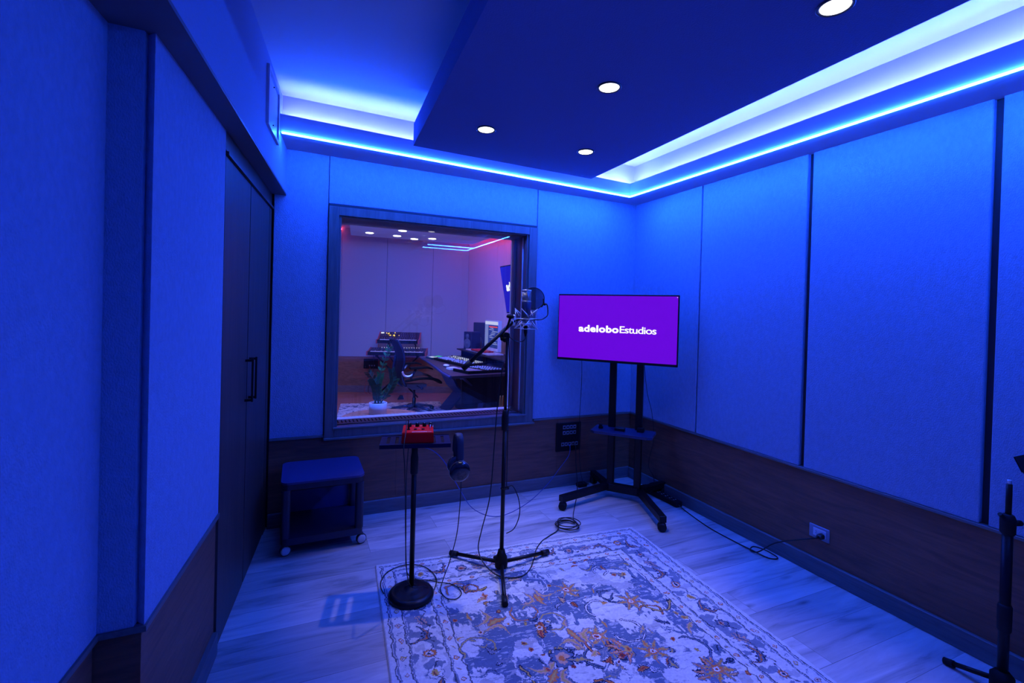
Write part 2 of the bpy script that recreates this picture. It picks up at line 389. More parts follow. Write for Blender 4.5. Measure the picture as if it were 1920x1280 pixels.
# strips of light: at the soffit edge and on the ledge behind the fascia
def seg(a, b, wd, h, dz):
    a = Vector(a); b = Vector(b); t = (b-a).normalized(); nrm = Vector((-t.y, t.x, 0))*wd/2
    mb = MB(); z = Vector((0, 0, dz)); q = [a-nrm+z, b-nrm+z, b+nrm+z, a+nrm+z]
    mb.extrude_poly(q, (0, 0, h)); return mb
ewd = .011
t = thing('led_strip', 'bright thin blue-white light strip along the lower edge of the back soffit', 'light strip', (xl+.02, EY0+.01, zs(xl)))
obj('diffuser', seg((xl+.012, EY0-.0005, zs(xl)-.006), (SRX-.001, ey(SRX)-.0005, ZRr-.006), ewd, .006, 0), M_LED, t)
t = thing('led_strip', 'bright thin blue-white light strip along the lower edge of the right soffit', 'light strip', (SRX+.008, 1.5, ZRr))
obj('diffuser', seg((SRX-.0005, ey(SRX)-.006, ZRr-.006), (SRX-.0005, SF+.02, ZRr-.006), ewd, .006, 0), M_LED, t)
t = thing('led_strip', 'short light strip on the soffit edge behind the camera', 'light strip', (SFX+.3, SF-.01, ZRr))
obj('diffuser', seg((SRX-.012, SF+.0005, ZRr-.006), (SFX, SF+.0005, ZRr-.006), ewd, .006, 0), M_LED, t)
t = thing('cove_strip', 'white-hot light strip hidden on the ledge of the back ceiling cove', 'light strip', (xl+.02, EY0+.05, zs(xl)+.03))
obj('diffuser', seg((xl+.03, EY0+.045, zs(xl)+.075), (SRX+.04, ey(SRX)+.045, ZRr+.080), .010, .010, 0), M_COVE, t)
t = thing('cove_strip', 'white-hot light strip hidden on the ledge of the right ceiling cove', 'light strip', (SRX+.05, 1.5, ZRr+.03))
obj('diffuser', seg((SRX+.060, ey(SRX)+.02, ZRr+.080), (SRX+.060, SF+.02, ZRr+.080), .010, .010, 0), M_COVE, t)

# hanging ceiling cloud
PZ0, PZ1 = 2.45, 2.585
PT = [(.621, 2.925), (1.962, 2.995), (1.858, .35), (.475, .35)]
cloud = struct('ceiling', MB().prism(PT, PZ0, PZ1), CLOUDP)
struct('plinth', MB().prism([(.85, 2.7), (1.75, 2.75), (1.65, .6), (.75, .6)], PZ1-.001, ZC), CORE, cloud)

# downlights
def downlight(loc, label, power, glow):
    x, y, z = loc
    t = thing('downlight', label, 'downlight', (x, y, z), group='downlights in the dark ceiling panel')
    mb = MB(); mb.lathe([(.043, 0), (.053, 0), (.055, -.004), (.050, -.007), (.043, -.004), (.043, 0)], (x, y, z+.0)); obj('trim_ring', mb, mat('downlight_ring', (.05, .05, .06), .4), t)
    mb = MB(); mb.lathe([(.0005, -.0055), (.042, -.0045), (.043, -.002)], (x, y, z)); obj('lens', mb, glow, t)
    spot('lamp', (x, y, z-.012), power, (.84, .80, 1.0), 48, .6, .016, parent=t)
    return t
GL = emis('downlight_lens', (.97, .98, 1.0), 6.0)
DZ = PZ0
for (x, y), lb in zip([(.922, 2.465), (1.597, 2.508), (1.228, 1.752), (1.537, .975)],
        ['round white downlight nearest the left edge of the dark ceiling panel', 'round white downlight closest to the back right corner of the ceiling panel',
         'round white downlight in the middle of the dark ceiling panel', 'round white downlight cut by the top edge of the photo']):
    downlight((x, y, DZ), lb, K_DOWN, GL)

# access hatch on the bulkhead
def hp(y, z, o=0.): return Vector((Sx(y)+o, y, z))
t = thing('access_hatch', 'square white framed access hatch on the left bulkhead below the ceiling', 'hatch', (Sx(2.82), 2.82, 2.5))
def hatchbox(y0, y1, z0, z1, o0, o1): 
    return MB().prism([(Sx(y0)+o0, y0), (Sx(y1)+o0, y1), (Sx(y1)+o1, y1), (Sx(y0)+o1, y0)], z0, z1)
HM = mat('hatch_paint', (.55, .6, .68), .4)
fr = hatchbox(2.66, 3.0, 2.625, 2.645, 0, .014)
for a in ((2.66, 3.0, 2.35, 2.37), (2.66, 2.68, 2.37, 2.625), (2.98, 3.0, 2.37, 2.625)):
    y0, y1, z0, z1 = a; fr.prism([(Sx(y0), y0), (Sx(y1), y1), (Sx(y1)+.014, y1), (Sx(y0)+.014, y0)], z0, z1)
obj('hatch_frame', fr, HM, t)
obj('hatch_door', hatchbox(2.69, 2.97, 2.38, 2.615, 0, .006), HM, t)
mb = MB()
for z in (2.40, 2.60): obj('screw', MB().sph(hp(2.83, z, .008), .004), BLK, t)

# ------------------------------------------------------------------ cupboard in the left wall
t = thing('cupboard', 'tall dark wood cupboard with two doors between the pillar and back wall', 'cupboard', (Wx(2.85)-.2, 2.85, 0))
cy0, cy1 = 2.277, B-.002
obj('carcass', MB().prism([(Wx(cy0)-.022, cy0), (Wx(cy1)-.022, cy1), (-.84, cy1), (-.84, cy0)], 0, ZU-.002), WOODV, t)
obj('header', strip(cy0, cy1, Wx, .021, 2.085, ZU-.002), WOODV, t)
mb = strip(cy0, cy1, lambda y: Wx(y)+.012, .014, 2.064, 2.078); obj('header_trim', mb, WOODV, t)
def door(y0, y1, hy, lab):
    d = obj('door', strip(y0, y1, Wx, .021, .012, 2.060), WOODV, t)
    mb = MB(); x = Wx(hy)
    mb.box((x+.028, hy-.006, .955), (x+.038, hy+.006, 1.175), .002)
    mb.box((x-.002, hy-.005, 1.160), (x+.036, hy+.005, 1.172)).box((x-.002, hy-.005, .958), (x+.036, hy+.005, .970))
    h = obj('handle', mb, BLK, d); return d
door(cy0+.004, 2.772, 2.735, '')
door(2.784, 3.335, 2.825, '')
obj('end_stile', strip(3.345, cy1, Wx, .021, 0, 2.060), WOODV, t)

# ================================================================== WINDOW
def framepart(x0, x1, z0, z1, xa, xb, za, zb, y0, y1, bev=.003):
    mb = MB()
    mb.box((x0, y0, z0), (xa, y1, z1), bev).box((xb, y0, z0), (x1, y1, z1), bev)
    mb.box((xa, y0, z0), (xb, y1, za), bev).box((xa, y0, zb), (xb, y1, z1), bev); return mb
win = struct('window_1', framepart(FX0, FX1, FZ0, FZ1, WX0-.002, WX1+.002, WZ0-.002, WZ1+.002, B-.014, yb+.002), TRIMV)
struct('sill_moulding', MB().box((FX0-.004, B-.030, FZ0-.004), (FX1+.010, B, FZ0+.012), .003).box((WX0-.012, B-.026, WZ0-.006), (WX1+.012, B-.004, WZ0+.008), .003), TRIMW, win)
struct('shadow_gap', MB().box((FX0, B+.001, FZ1), (FX1, B+.02, FZ1+.018)), CORE, win)
struct('jamb', framepart(WX0-.002, WX1+.002, WZ0-.002, WZ1+.002, WX0+.016, WX1-.012, WZ0+.004, WZ1-.004, B+.0, B+.06, .002), TRIMV, win)
struct('jamb_lining', MB().box((WX1-.010, B+.06, WZ0), (WX1+.01, ye+.02, WZ1), 0).box((WX0-.01, B+.06, WZ0), (WX0+.010, ye+.02, WZ1)), JAMBW, win)
struct('head_lining', MB().box((WX0, B+.06, WZ1-.001), (WX1, ye+.02, WZ1+.01)), JAMBW, win)
struct('glazing_bead', MB().box((WX1-.030, B+.215, WZ0+.02), (WX1-.010, B+.235, WZ1-.012), .003).box((WX1-.026, B+.255, WZ0+.02), (WX1-.010, B+.285, WZ1-.012), .003)
       .box((WX1-.022, B+.062, WZ0+.02), (WX1-.010, B+.078, WZ1-.012), .003), mat('bead_paint', (.80, .76, .80), .4), win)
struct('sill', MB().box((WX0, B+.06, WZ0-.004), (WX1, B+.10, WZ0-.001)).box((WX0, B+.10, WZ0-.004), (WX1, ye+.02, WZ0+.002)), mat('sill_paint', (.72, .70, .80), .5), win)
xx = WX0+.035
while xx < WX1-.03:
    struct('slot', MB().box((xx-.0042, B+.135, WZ0+.0010), (xx+.0042, B+.215, WZ0+.0030)), CORE, win); xx += .0265
GM = bpy.data.materials.new('window_glass'); GM.use_nodes = True; nt = GM.node_tree; nt.nodes.remove(nt.nodes['Principled BSDF'])
tr = nd(nt, 'ShaderNodeBsdfTransparent', Color=(.97, .98, 1, 1)); gl = nd(nt, 'ShaderNodeBsdfGlossy', Roughness=0.0, Color=(1, 1, 1, 1)); fn = nd(nt, 'ShaderNodeFresnel', IOR=1.5)
ms = nd(nt, 'ShaderNodeMixShader'); nt.links.new(fn.outputs[0], ms.inputs[0]); nt.links.new(tr.outputs[0], ms.inputs[1]); nt.links.new(gl.outputs[0], ms.inputs[2])
nt.links.new(ms.outputs[0], nt.nodes['Material Output'].inputs[0])
def pane(y): 
    mb = MB(); mb.box((WX0, y, WZ0), (WX1, y+.006, WZ1)); return mb
struct('glass_pane', pane(B+.066), GM, win); struct('glass_pane', pane(B+.238), GM, win)

# ================================================================== RUG
def build_rug():
    rng = np.random.RandomState(11)
    Wd, Ln = 1.685, 2.43; NX, NY = 500, 720
    u = (np.arange(NX)+.5)/NX*Wd; v = (np.arange(NY)+.5)/NY*Ln
    U, V = np.meshgrid(u, v, indexing='ij')
    def vnoise(sx, sy, seed, oct=3):
        r = np.random.RandomState(seed); out = np.zeros((NX, NY)); amp = 1; tot = 0
        for o in range(oct):
            gx = int(Wd/sx*2**o)+3; gy = int(Ln/sy*2**o)+3; g = r.rand(gx, gy)
            a = U/Wd*(gx-2); b = V/Ln*(gy-2); i = a.astype(int); j = b.astype(int); fa = a-i; fb = b-j
            fa = fa*fa*(3-2*fa); fb = fb*fb*(3-2*fb)
            out += amp*((g[i, j]*(1-fa)+g[i+1, j]*fa)*(1-fb)+(g[i, j+1]*(1-fa)+g[i+1, j+1]*fa)*fb); tot += amp; amp *= .5
        return out/tot
    wx = (vnoise(.03, .03, 1, 2)-.5)*.022; wy = (vnoise(.03, .03, 2, 2)-.5)*.022
    X = U+wx; Y = V+wy
    cream = np.array((.82, .80, .78)); slate = np.array((.15, .20, .30)); navy = np.array((.018, .03, .07)); orange = np.array((.72, .22, .06))
    gold = np.array((.66, .42, .12)); rust = np.array((.36, .05, .03)); grey = np.array((.34, .33, .36)); peach = np.array((.74, .42, .28))
    A = np.zeros((NX, NY, 3)); A[:] = cream
    def put(mask, col, al=1.0):
        A[mask] = A[mask]*(1-al)+col*al
    def polar(cx, cy, rot):
        dx = X-cx; dy = Y-cy; return np.hypot(dx, dy), np.arctan2(dy, dx)-rot
    def near(cx, cy, r):
        return (slice(max(0, int((cx-r)/Wd*NX)), min(NX, int((cx+r)/Wd*NX)+1)), slice(max(0, int((cy-r)/Ln*NY)), min(NY, int((cy+r)/Ln*NY)+1)))
    def local(cx, cy, r):
        s = near(cx, cy, r); return s, X[s]-cx, Y[s]-cy
    def paint(s, m, col, al=1.):
        B_ = A[s]; B_[m] = B_[m]*(1-al)+np.array(col)*al; A[s] = B_
    def rosette(cx, cy, r, n, c1, c2, c3, outline=navy, rot=0.):
        s, dx, dy = local(cx, cy, r*1.4)
        if dx.size == 0: return
        rr = np.hypot(dx, dy); th = np.arctan2(dy, dx)-rot; pr_ = r*(.74+.26*np.abs(np.cos(th*n/2)))
        paint(s, rr < pr_*1.12, outline); paint(s, rr < pr_*.98, c1); paint(s, rr < pr_*.60, c2); paint(s, rr < pr_*.28, c3)
    def leaf(cx, cy, L, wd, rot, c1, c2, outline=navy, serr=0.2, bend=0.):
        s, dx, dy = local(cx, cy, L*.75)
        if dx.size == 0: return
        a = dx*math.cos(rot)+dy*math.sin(rot); b = -dx*math.sin(rot)+dy*math.cos(rot); b = b-bend*(a*a)/L*4
        tt = np.clip(a/L+.5, 0, 1); prof = wd*np.sin(tt*PI)**.8*(1+serr*np.sign(np.sin(a/L*34)))*(1.25-.6*tt)
        ins = (a > -L/2) & (a < L/2)
        if outline is not None: paint(s, ins & (np.abs(b) < prof*1.0+.004), outline)
        paint(s, ins & (np.abs(b) < prof*.86-.0005), c1)
        paint(s, ins & (np.abs(b) < prof*.30), c2)
    def curve(pts, wd, col, al=1.):
        P = smooth([(p[0], p[1], 0) for p in pts], 14)
        for p in P:
            s, dx, dy = local(p.x, p.y, wd*1.6+.012)
            if dx.size: paint(s, np.hypot(dx, dy) < wd, col, al)
    # slate patches of the field
    inset = .30
    fld = (U > inset) & (U < Wd-inset) & (V > inset) & (V < Ln-inset)
    n1 = vnoise(.115, .10, 5, 4)+(vnoise(.012, .04, 8, 2)-.5)*.26
    st = vnoise(.030, .007, 61, 3); put(fld & (n1 > .562), slate); put(fld & (n1 > .552) & (n1 < .567), navy, .55); put(fld & (n1 > .567) & (st > .64), cream, .5); put(fld & (n1 <= .552) & (st < .33), grey, .45)
    n2 = vnoise(.12, .12, 15, 3); put(fld & (n2 > .66) & (n1 <= .535), grey, .5)
    # large curling vines and palmettes
    for k in range(44):
        cx = inset+.06+rng.rand()*(Wd-2*inset-.12); cy = inset+.06+rng.rand()*(Ln-2*inset-.12); a = rng.rand()*6.28; L = .16+.16*rng.rand(); cv = rng.choice([-1, 1])*(2.5+3*rng.rand())
        pts = []; x, y = cx, cy
        for q in range(6):
            pts.append((x, y)); x += math.cos(a)*L/5; y += math.sin(a)*L/5; a += cv*.22
        oc = [navy, navy, slate][k % 3]
        curve(pts, .0075, oc); curve(pts, .0035, [gold, cream, orange, slate][k % 4])
    for k in range(210):
        cx = inset+rng.rand()*(Wd-2*inset); cy = inset+rng.rand()*(Ln-2*inset)
        c = [(slate, gold), (orange, rust), (gold, orange), (slate, navy), (cream, slate), (grey, slate), (peach, gold)][rng.randint(7)]
        leaf(cx, cy, .035+.06*rng.rand(), .006+.009*rng.rand(), rng.rand()*6.28, c[0], c[1], [navy, slate, None][rng.randint(3)], .25, rng.rand()-.5)
    # big palmettes in regular, mirrored places
    spots = []
    for (sx, sy) in ((.16, .22), (.40, .12), (.30, .40), (.47, .33), (.13, .50), (.36, .62)):
        for mx in (1, -1):
            for my in (1, -1):
                spots.append((Wd/2+mx*(.5-sx)*(Wd-2*inset), Ln/2+my*(.5-sy)*(Ln-2*inset)))
    for k, (cx, cy) in enumerate(spots):
        cx += (rng.rand()-.5)*.05; cy += (rng.rand()-.5)*.05; r0 = rng.rand()*6.28; ty = k % 4
        if ty == 0:
            for j in range(5): leaf(cx+.045*math.cos(r0+(j-2)*.55), cy+.045*math.sin(r0+(j-2)*.55), .10, .015, r0+(j-2)*.55, orange, peach, navy if j % 2 else slate, .2)
            rosette(cx, cy, .022, 6, gold, orange, rust, slate)
        elif ty == 1:
            for j in range(7): leaf(cx+.04*math.cos(r0+j*.9), cy+.04*math.sin(r0+j*.9), .075, .010, r0+j*.9, gold, orange, slate, .3)
            rosette(cx, cy, .026, 8, orange, cream, rust, slate)
        elif ty == 2:
            rosette(cx, cy, .052, 9, slate, peach, orange, navy, r0); leaf(cx+.07*math.cos(r0), cy+.07*math.sin(r0), .11, .017, r0, slate, gold, navy, .3)
        else:
            for j in (-1, 0, 1): leaf(cx+.05*math.cos(r0+j*.8), cy+.05*math.sin(r0+j*.8), .12, .018, r0+j*.8, peach if j else orange, gold, slate, .2, j*.5)
    for k in range(70):
        cx = inset+rng.rand()*(Wd-2*inset); cy = inset+rng.rand()*(Ln-2*inset)
        rosette(cx, cy, .009+.008*rng.rand(), 5, [rust, orange, gold, cream][k % 4], [gold, rust, orange][k % 3], navy, [navy, slate, None][k % 3] if k % 3 < 2 else gold, rng.rand()*6)
    # borders
    E = np.minimum(np.minimum(X, Wd-X), np.minimum(Y, Ln-Y)); E0 = np.minimum(np.minimum(U, Wd-U), np.minimum(V, Ln-V))
    m = E0 < inset; 
    bm_ = E < inset-.004
    A[bm_] = cream
    n3 = vnoise(.05, .05, 31, 3); put(bm_ & (E > .105) & (E < .245) & (n3 > .60), slate, .85); put(bm_ & (E > .105) & (E < .245) & (n3 < .36), grey, .45)
    for d in (.030, .040, .092, .100, .243, .251, .296):
        put((np.abs(E-d) < .0032), slate if d in (.04, .1, .251) else navy, .85)
    def border_pts(d, step):
        out = []
        for a, b_, fx in ((d, Wd-d, 0), (d, Wd-d, 1)):
            n = max(2, int((b_-a)/step))
            for i in range(n): out.append((a+(b_-a)*(i+.5)/n, d if fx == 0 else Ln-d, 0.))
        for fx in (0, 1):
            n = max(2, int((Ln-2*d)/step))
            for i in range(n): out.append((d if fx == 0 else Wd-d, d+(Ln-2*d)*(i+.5)/n, PI/2))
        return out
    for i, (x, y, a) in enumerate(border_pts(.066, .052)):
        if i % 2: rosette(x, y, .0125, 4, [orange, peach, gold][i % 3], cream, rust, slate)
        else: leaf(x, y, .034, .006, a+.6, slate, cream, None, .2)
    for i, (x, y, a) in enumerate(border_pts(.273, .058)):
        if i % 2: rosette(x, y, .0120, 4, [peach, orange][i % 2], cream, orange, slate)
        else: leaf(x, y, .030, .005, a-.6, slate, gold, None, .2)
    for i, (x, y, a) in enumerate(border_pts(.174, .105)):
        k = i % 6
        if k == 0: rosette(x, y, .034, 8, cream, gold, orange, slate)
        elif k in (1, 4): leaf(x, y, .115, .018, a+.45*(-1)**i, [gold, slate, cream][i % 3], orange, navy, .3, .5*(-1)**i)
        elif k == 2: rosette(x, y, .030, 6, slate, peach, rust, navy)
        elif k == 3: leaf(x, y, .10, .02, a-.4, peach, slate, slate, .3); 
        else: rosette(x, y, .026, 10, orange, cream, navy, slate)
        curve([(x-.05*math.cos(a)+.02*math.sin(a), y-.05*math.sin(a)-.02*math.cos(a)), (x, y), (x+.05*math.cos(a)+.03*math.sin(a), y+.05*math.sin(a)+.03*math.cos(a))], .0028, navy, .8)
    # woven wear
    wv = 1+.10*(vnoise(.006, .006, 40, 1)-.5)*2+.12*(vnoise(.10, .02, 41, 3)-.5)*2
    A *= wv[..., None]; A = np.clip(A, 0, 1)
    # mesh
    gx = np.linspace(0, Wd, NX+1); gy = np.linspace(0, Ln, NY+1)
    GX, GY = np.meshgrid(gx, gy, indexing='ij'); z = .009+.0015*np.random.RandomState(3).rand(NX+1, NY+1)
    e2 = np.minimum(np.minimum(GX, Wd-GX), np.minimum(GY, Ln-GY)); z = z*np.clip(e2/.006, 0, 1)+.0006
    co = np.stack([GX, -GY, z], -1).reshape(-1, 3)
    I = np.arange(NX)[:, None]*(NY+1)+np.arange(NY)[None, :]
    q = np.stack([I, I+1, I+NY+2, I+NY+1], -1).reshape(-1, 4)
    me = bpy.data.meshes.new('rug'); me.vertices.add(len(co)); me.vertices.foreach_set('co', co.ravel())
    me.loops.add(q.size); me.loops.foreach_set('vertex_index', q.ravel().astype(np.int32)); me.polygons.add(len(q))
    me.polygons.foreach_set('loop_start', np.arange(0, q.size, 4, dtype=np.int32)); me.polygons.foreach_set('loop_total', np.full(len(q), 4, dtype=np.int32))
    me.update(calc_edges=True)
    ca = me.color_attributes.new('pattern', 'FLOAT_COLOR', 'CORNER')
    col = np.ones((len(q), 4, 4), np.float32); col[:, :, :3] = A.reshape(-1, 1, 3); ca.data.foreach_set('color', col.ravel())
    mt = bpy.data.materials.new('rug_wool'); mt.use_nodes = True; nt = mt.node_tree; b = nt.nodes['Principled BSDF']
    at = nd(nt, 'ShaderNodeVertexColor', layer_name='pattern'); nt.links.new(at.outputs[0], b.inputs['Base Color']); b.inputs['Roughness'].default_value = .95
    b.inputs['Specular IOR Level'].default_value = .08
    n = nd(nt, 'ShaderNodeTexNoise', Scale=420.0, Detail=2.0); bp = nd(nt, 'ShaderNodeBump', Strength=.5, Distance=.003); nt.links.new(n.outputs[0], bp.inputs['Height']); nt.links.new(bp.outputs[0], b.inputs['Normal'])
    me.materials.append(mt)
    o = bpy.data.objects.new('rug', me); C.objects.link(o); return o
rug = build_rug()
rug.location = (.419, 2.712, .0006); rug.rotation_euler = (0, 0, math.radians(-4.4))
rug['label'] = 'cream and slate blue oriental rug with orange flowers lying on the plank floor'; rug['category'] = 'rug'

# ================================================================== TV ON STAND
ax = Vector((.650, -.760, 0)); nn = Vector((-.760, -.650, 0))     # along the screen, towards the viewer
colm = Vector((2.36, 3.02, 0))
ang = math.atan2(ax.y, ax.x)
def L2W(base): return lambda a, n_, z: base+ax*a+nn*n_+Vector((0, 0, z))
P = L2W(colm)
def obox(mb, a0, a1, n0, n1, z0, z1, bev=0., base=colm):
    M = Matrix.Translation(base) @ Matrix.Rotation(ang, 4, 'Z')
    # local x = along, local y = away from the viewer
    mb.box((a0, -n1, z0), (a1, -n0, z1), bev, M); return mb
t = thing('tv_stand', 'black rolling television stand with two posts, a shelf and four casters', 'tv stand', colm)
for s in (-1, 1):
    obj('post', obox(MB(), s*.105-.026, s*.105+.026, -.02, .02, .05, 1.42, .004), BLK, t)
obj('crossbar', obox(MB(), -.13, .13, -.025, .03, .05, .11, .004), BLK, t)
legs = [((-.12, .0), (-.352, .43)), ((.12, .0), (.352, .43)), ((-.12, 0), (-.30, -.22)), ((.12, 0), (.26, -.24))]
for (a0, n0), (a1, n1) in legs:
    p = P(a0, n0, .0); q = P(a1, n1, .0); dvec = (q-p); Ln_ = dvec.length
    M = Matrix.Translation(p) @ Matrix.Rotation(math.atan2(dvec.y, dvec.x), 4, 'Z')
    mb = MB().box((-.03, -.024, .062), (Ln_+.02, .024, .108), .003, M); lg = obj('leg', mb, BLK, t)
    mb = MB(); c = q+Vector((0, 0, .030)); a_ = Vector((dvec.y, -dvec.x, 0)).normalized()
    if n1 > 0: a_ = Vector((-.6, -.8, 0))
    for s in (-1, 1):
        mb.lathe([(.012, -.009), (.028, -.008), (.030, 0), (.028, .008), (.012, .009)], c+a_*s*.016, a_, 20)
    mb.box(tuple(c+Vector((-.014, -.014, .012))), tuple(c+Vector((.014, .014, .034))), .003)
    obj('caster', mb, RUB, lg)
    mb = MB()
    for s in (-1, 1): mb.lathe([(.001, .010), (.010, .0105), (.011, .009)], c+a_*s*.017*1, a_*s, 14)
    
sh = MB(); pts = [(-.20, -.02), (.22, -.02), (.235, .0), (.235, .19), (.20, .215), (-.19, .215), (-.225, .19), (-.225, .0)]
sh.extrude_poly([tuple(P(a, n_, .540)) for a, n_ in pts], (0, 0, .018))
obj('shelf', sh, mat('shelf_metal', (.018, .022, .07), .45), t)
obj('screen_bracket', obox(MB(), -.15, .15, .02, .05, 1.15, 1.40, .003).box((0, 0, 0), (0, 0, 0)) if False else obox(MB(), -.15, .15, .02, .05, 1.15, 1.40, .003), BLK, t)
# small things on the shelf
def sm(name, a, n_, w_, d_, h_, label, cat, m=BLKM):
    return single(name, obox(MB(), a-w_/2, a+w_/2, n_-d_/2, n_+d_/2, .5585, .5585+h_, .003), m, label, cat)
sm('media_box', -.02, .10, .075, .05, .022, 'small black box with a lit edge in the middle of the tv stand shelf', 'device', BLK)
sm('media_box', .13, .06, .05, .05, .03, 'small black box by the right post on the tv stand shelf', 'device', BLKM)
mb = MB(); mb.lathe([(.016, 0), (.018, .006), (.012, .022), (.014, .030), (.001, .031)], P(-.17, .10, .5582)); single('cable_hub', mb, BLKM, 'little round black hub at the left end of the tv stand shelf', 'device')

tvc = Vector((2.226, 3.002, 1.339)); TW, TH = .926, .526
T = thing('television', 'black framed television on the rolling stand showing a purple studio logo', 'television', tvc, rot=(0, 0, ang))
def tvb(x0, x1, y0, y1, z0, z1, bev=0.): return MB().box((x0, y0, z0), (x1, y1, z1), bev)
# local: x along the screen, -y towards the viewer
obj('housing', tvb(-TW/2, TW/2, -.012, .012, -TH/2, TH/2, .003), BLK, T, world=False)
obj('rear_cover', tvb(-TW/2+.12, TW/2-.12, .0125, .055, -TH/2+.03, TH/2-.10, .012), BLKM, T, world=False)
obj('chin', tvb(-TW/2, TW/2, -.0155, -.0122, -TH/2, -TH/2+.018, .001), BLKM, T, world=False)
SCRM = bpy.data.materials.new('screen_purple'); SCRM.use_nodes = True; nt = SCRM.node_tree; b = nt.nodes['Principled BSDF']
b.inputs['Base Color'].default_value = (.01, .01, .012, 1); b.inputs['Roughness'].default_value = .35
b.inputs['Emission Color'].default_value = (.135, 0.0, .68, 1); b.inputs['Emission Strength'].default_value = 1.0
obj('screen', tvb(-TW/2+.007, TW/2-.009, -.0145, -.0121, -TH/2+.0185, TH/2-.011), SCRM, T, world=False)
def text_mesh(s, width, off, x0, z0, y, space=1.0, hscale=None):
    cu = bpy.data.curves.new('txt', 'FONT'); cu.body = s; cu.size = .1; cu.offset = off; cu.space_character = space; cu.extrude = .0004; cu.resolution_u = 6
    o = bpy.data.objects.new('txt', cu); C.objects.link(o); bpy.context.view_layer.update()
    me = bpy.data.meshes.new_from_object(o.evaluated_get(bpy.context.evaluated_depsgraph_get()))
    bpy.data.objects.remove(o); bm = bmesh.new(); bm.from_mesh(me)
    xs = [v.co.x for v in bm.verts]; k = width/(max(xs)-min(xs)); mn = min(xs); kh = hscale if hscale else k
    for v in bm.verts: v.co = Vector((x0+(v.co.x-mn)*k, y-v.co.z, z0+v.co.y*kh))
    r = MB(); r.bm.free(); r.bm = bm; return r
WLET = emis('logo_white', (1, 1, 1), 1.15)
bold = MB()
for k in range(7):
    dx, dz = (0, 0) if k == 6 else (.0023*math.cos(k*PI/3), .0020*math.sin(k*PI/3))
    g = text_mesh('adelobo', .312, .0016, -.286+dx, -.030+dz, -.0152-.00002*k, 1.06, .72); me_ = bpy.data.meshes.new('tmp'); g.bm.to_mesh(me_); bold.bm.from_mesh(me_); bpy.data.meshes.remove(me_); g.bm.free()
obj('logo_text', bold, WLET, T, world=False, label='bold white letters')
obj('logo_text', text_mesh('Estudios', .272, .0010, .036, -.030, -.0152, .90, .74), WLET, T, world=False, label='thin white letters')
obj('status_dot', tvb(TW/2-.017, TW/2-.012, -.0152, -.0146, TH/2-.020, TH/2-.016), WLET, T, world=False)

# ================================================================== SOCKETS AND CABLES
t = thing('connector_panel', 'black wall plate with rows of round audio sockets on the back wainscot', 'socket panel', (2.09, B+.008, .41))
obj('plate', MB().box((1.972, B-.004, .292), (2.210, B+.009, .532), .004), BLK, t)
def xlr(x, z, r=.0105):
    mb = MB(); mb.lathe([(r*1.25, 0), (r*1.25, .004), (r, .005), (r*.86, .002), (.001, .0015)], (x, B-.004, z), (0, -1, 0), 16)
    mb.box((x-r*1.3, B-.0055, z-r*1.45), (x+r*1.3, B-.0038, z+r*1.45)); return mb
CHS = mat('socket_metal', (.35, .36, .42), .3, .8)
for z, xs in ((.494, 4), (.447, 4), (.352, 5)):
    for i in range(xs):
        x = 2.046+i*.0335-(.012 if xs == 5 else 0); s_ = obj('socket', xlr(x, z), CHS, t)
        mb = MB().cyl((x, B-.0066, z), (x, B-.0050, z), .0078, 14); obj('socket_hole', mb, BLKM, s_)
for i in range(6):
    x = 2.010+i*.029; obj('data_port', MB().box((x-.010, B-.0065, .393), (x+.010, B-.0038, .409), .001), BLKM, t)

t = thing('wall_outlet', 'white double power outlet plate low on the right wainscot', 'outlet', (RX+.004, 1.72, .24))
obj('plate', MB().box((RX+.000, 1.663, .203), (RX+.009, 1.777, .277), .003), mat('outlet_plate', (.30, .31, .36), .35), t)
mb = MB().box((RX-.003, 1.680, .219), (RX+.001, 1.752, .262), .0015); fc = obj('socket_face', mb, WHT, t)
mb = MB()
for y in (1.701, 1.734):
    for z in (.236, .246): obj('slot', MB().box((RX-.0036, y-.005, z-.001), (RX-.0028, y+.005, z+.001)), BLKM, fc)
mb = MB().box((RX-.040, 1.680, .220), (RX-.0035, 1.712, .246), .006).cyl((RX-.038, 1.696, .233), (RX-.075, 1.702, .230), .007, 12, .004)
cabz = .004
pw = [(RX-.075, 1.702, .230), (RX-.13, 1.76, .205), (2.60, 1.90, .12), (2.58, 1.99, .03), (2.60, 2.06, cabz), (2.66, 2.085, cabz), (2.69, 2.02, cabz), (2.675, 1.93, cabz), (2.62, 1.95, cabz), (2.60, 2.05, .009), (2.60, 2.16, cabz), (2.60, 2.38, cabz), (2.64, 2.60, cabz), (2.655, 2.70, .012), (2.655, 2.735, .022)]
mb.tube(smooth(pw, 8), .0038, 8)
single('power_cable', mb, CABLE, 'black power cord running from the right wall outlet to the power strip', 'cable', base=(2.60, 2.16, 0))

t = thing('power_strip', 'black multi-socket power strip on the floor along the right wall', 'power strip', (2.655, 2.93, 0))
Mr = Matrix.Translation((2.655, 2.93, 0)) @ Matrix.Rotation(math.radians(2), 4, 'Z')
obj('housing', MB().box((-.032, -.20, .0), (.032, .20, .042), .008, Mr, 2), BLKM, t)
for i in range(6):
    mb = MB(); y = -.15+i*.042
    for dx in (-.010, .010): mb.box((dx-.003, y-.006, .0416), (dx+.003, y+.006, .0428), 0, Mr)
    obj('socket', mb, mat('socket_pin', (.5, .5, .6), .3), t)
t = thing('power_adapter', 'black power adapter brick plugged into the far end of the power strip', 'power adapter', (2.65, 3.02, .043))
obj('brick', MB().box((2.625, 2.975, .0435), (2.675, 3.035, .090), .006), BLKM, t)
obj('strain_relief', MB().cyl((2.65, 3.036, .066), (2.65, 3.06, .060), .005, 10), RUB, t)
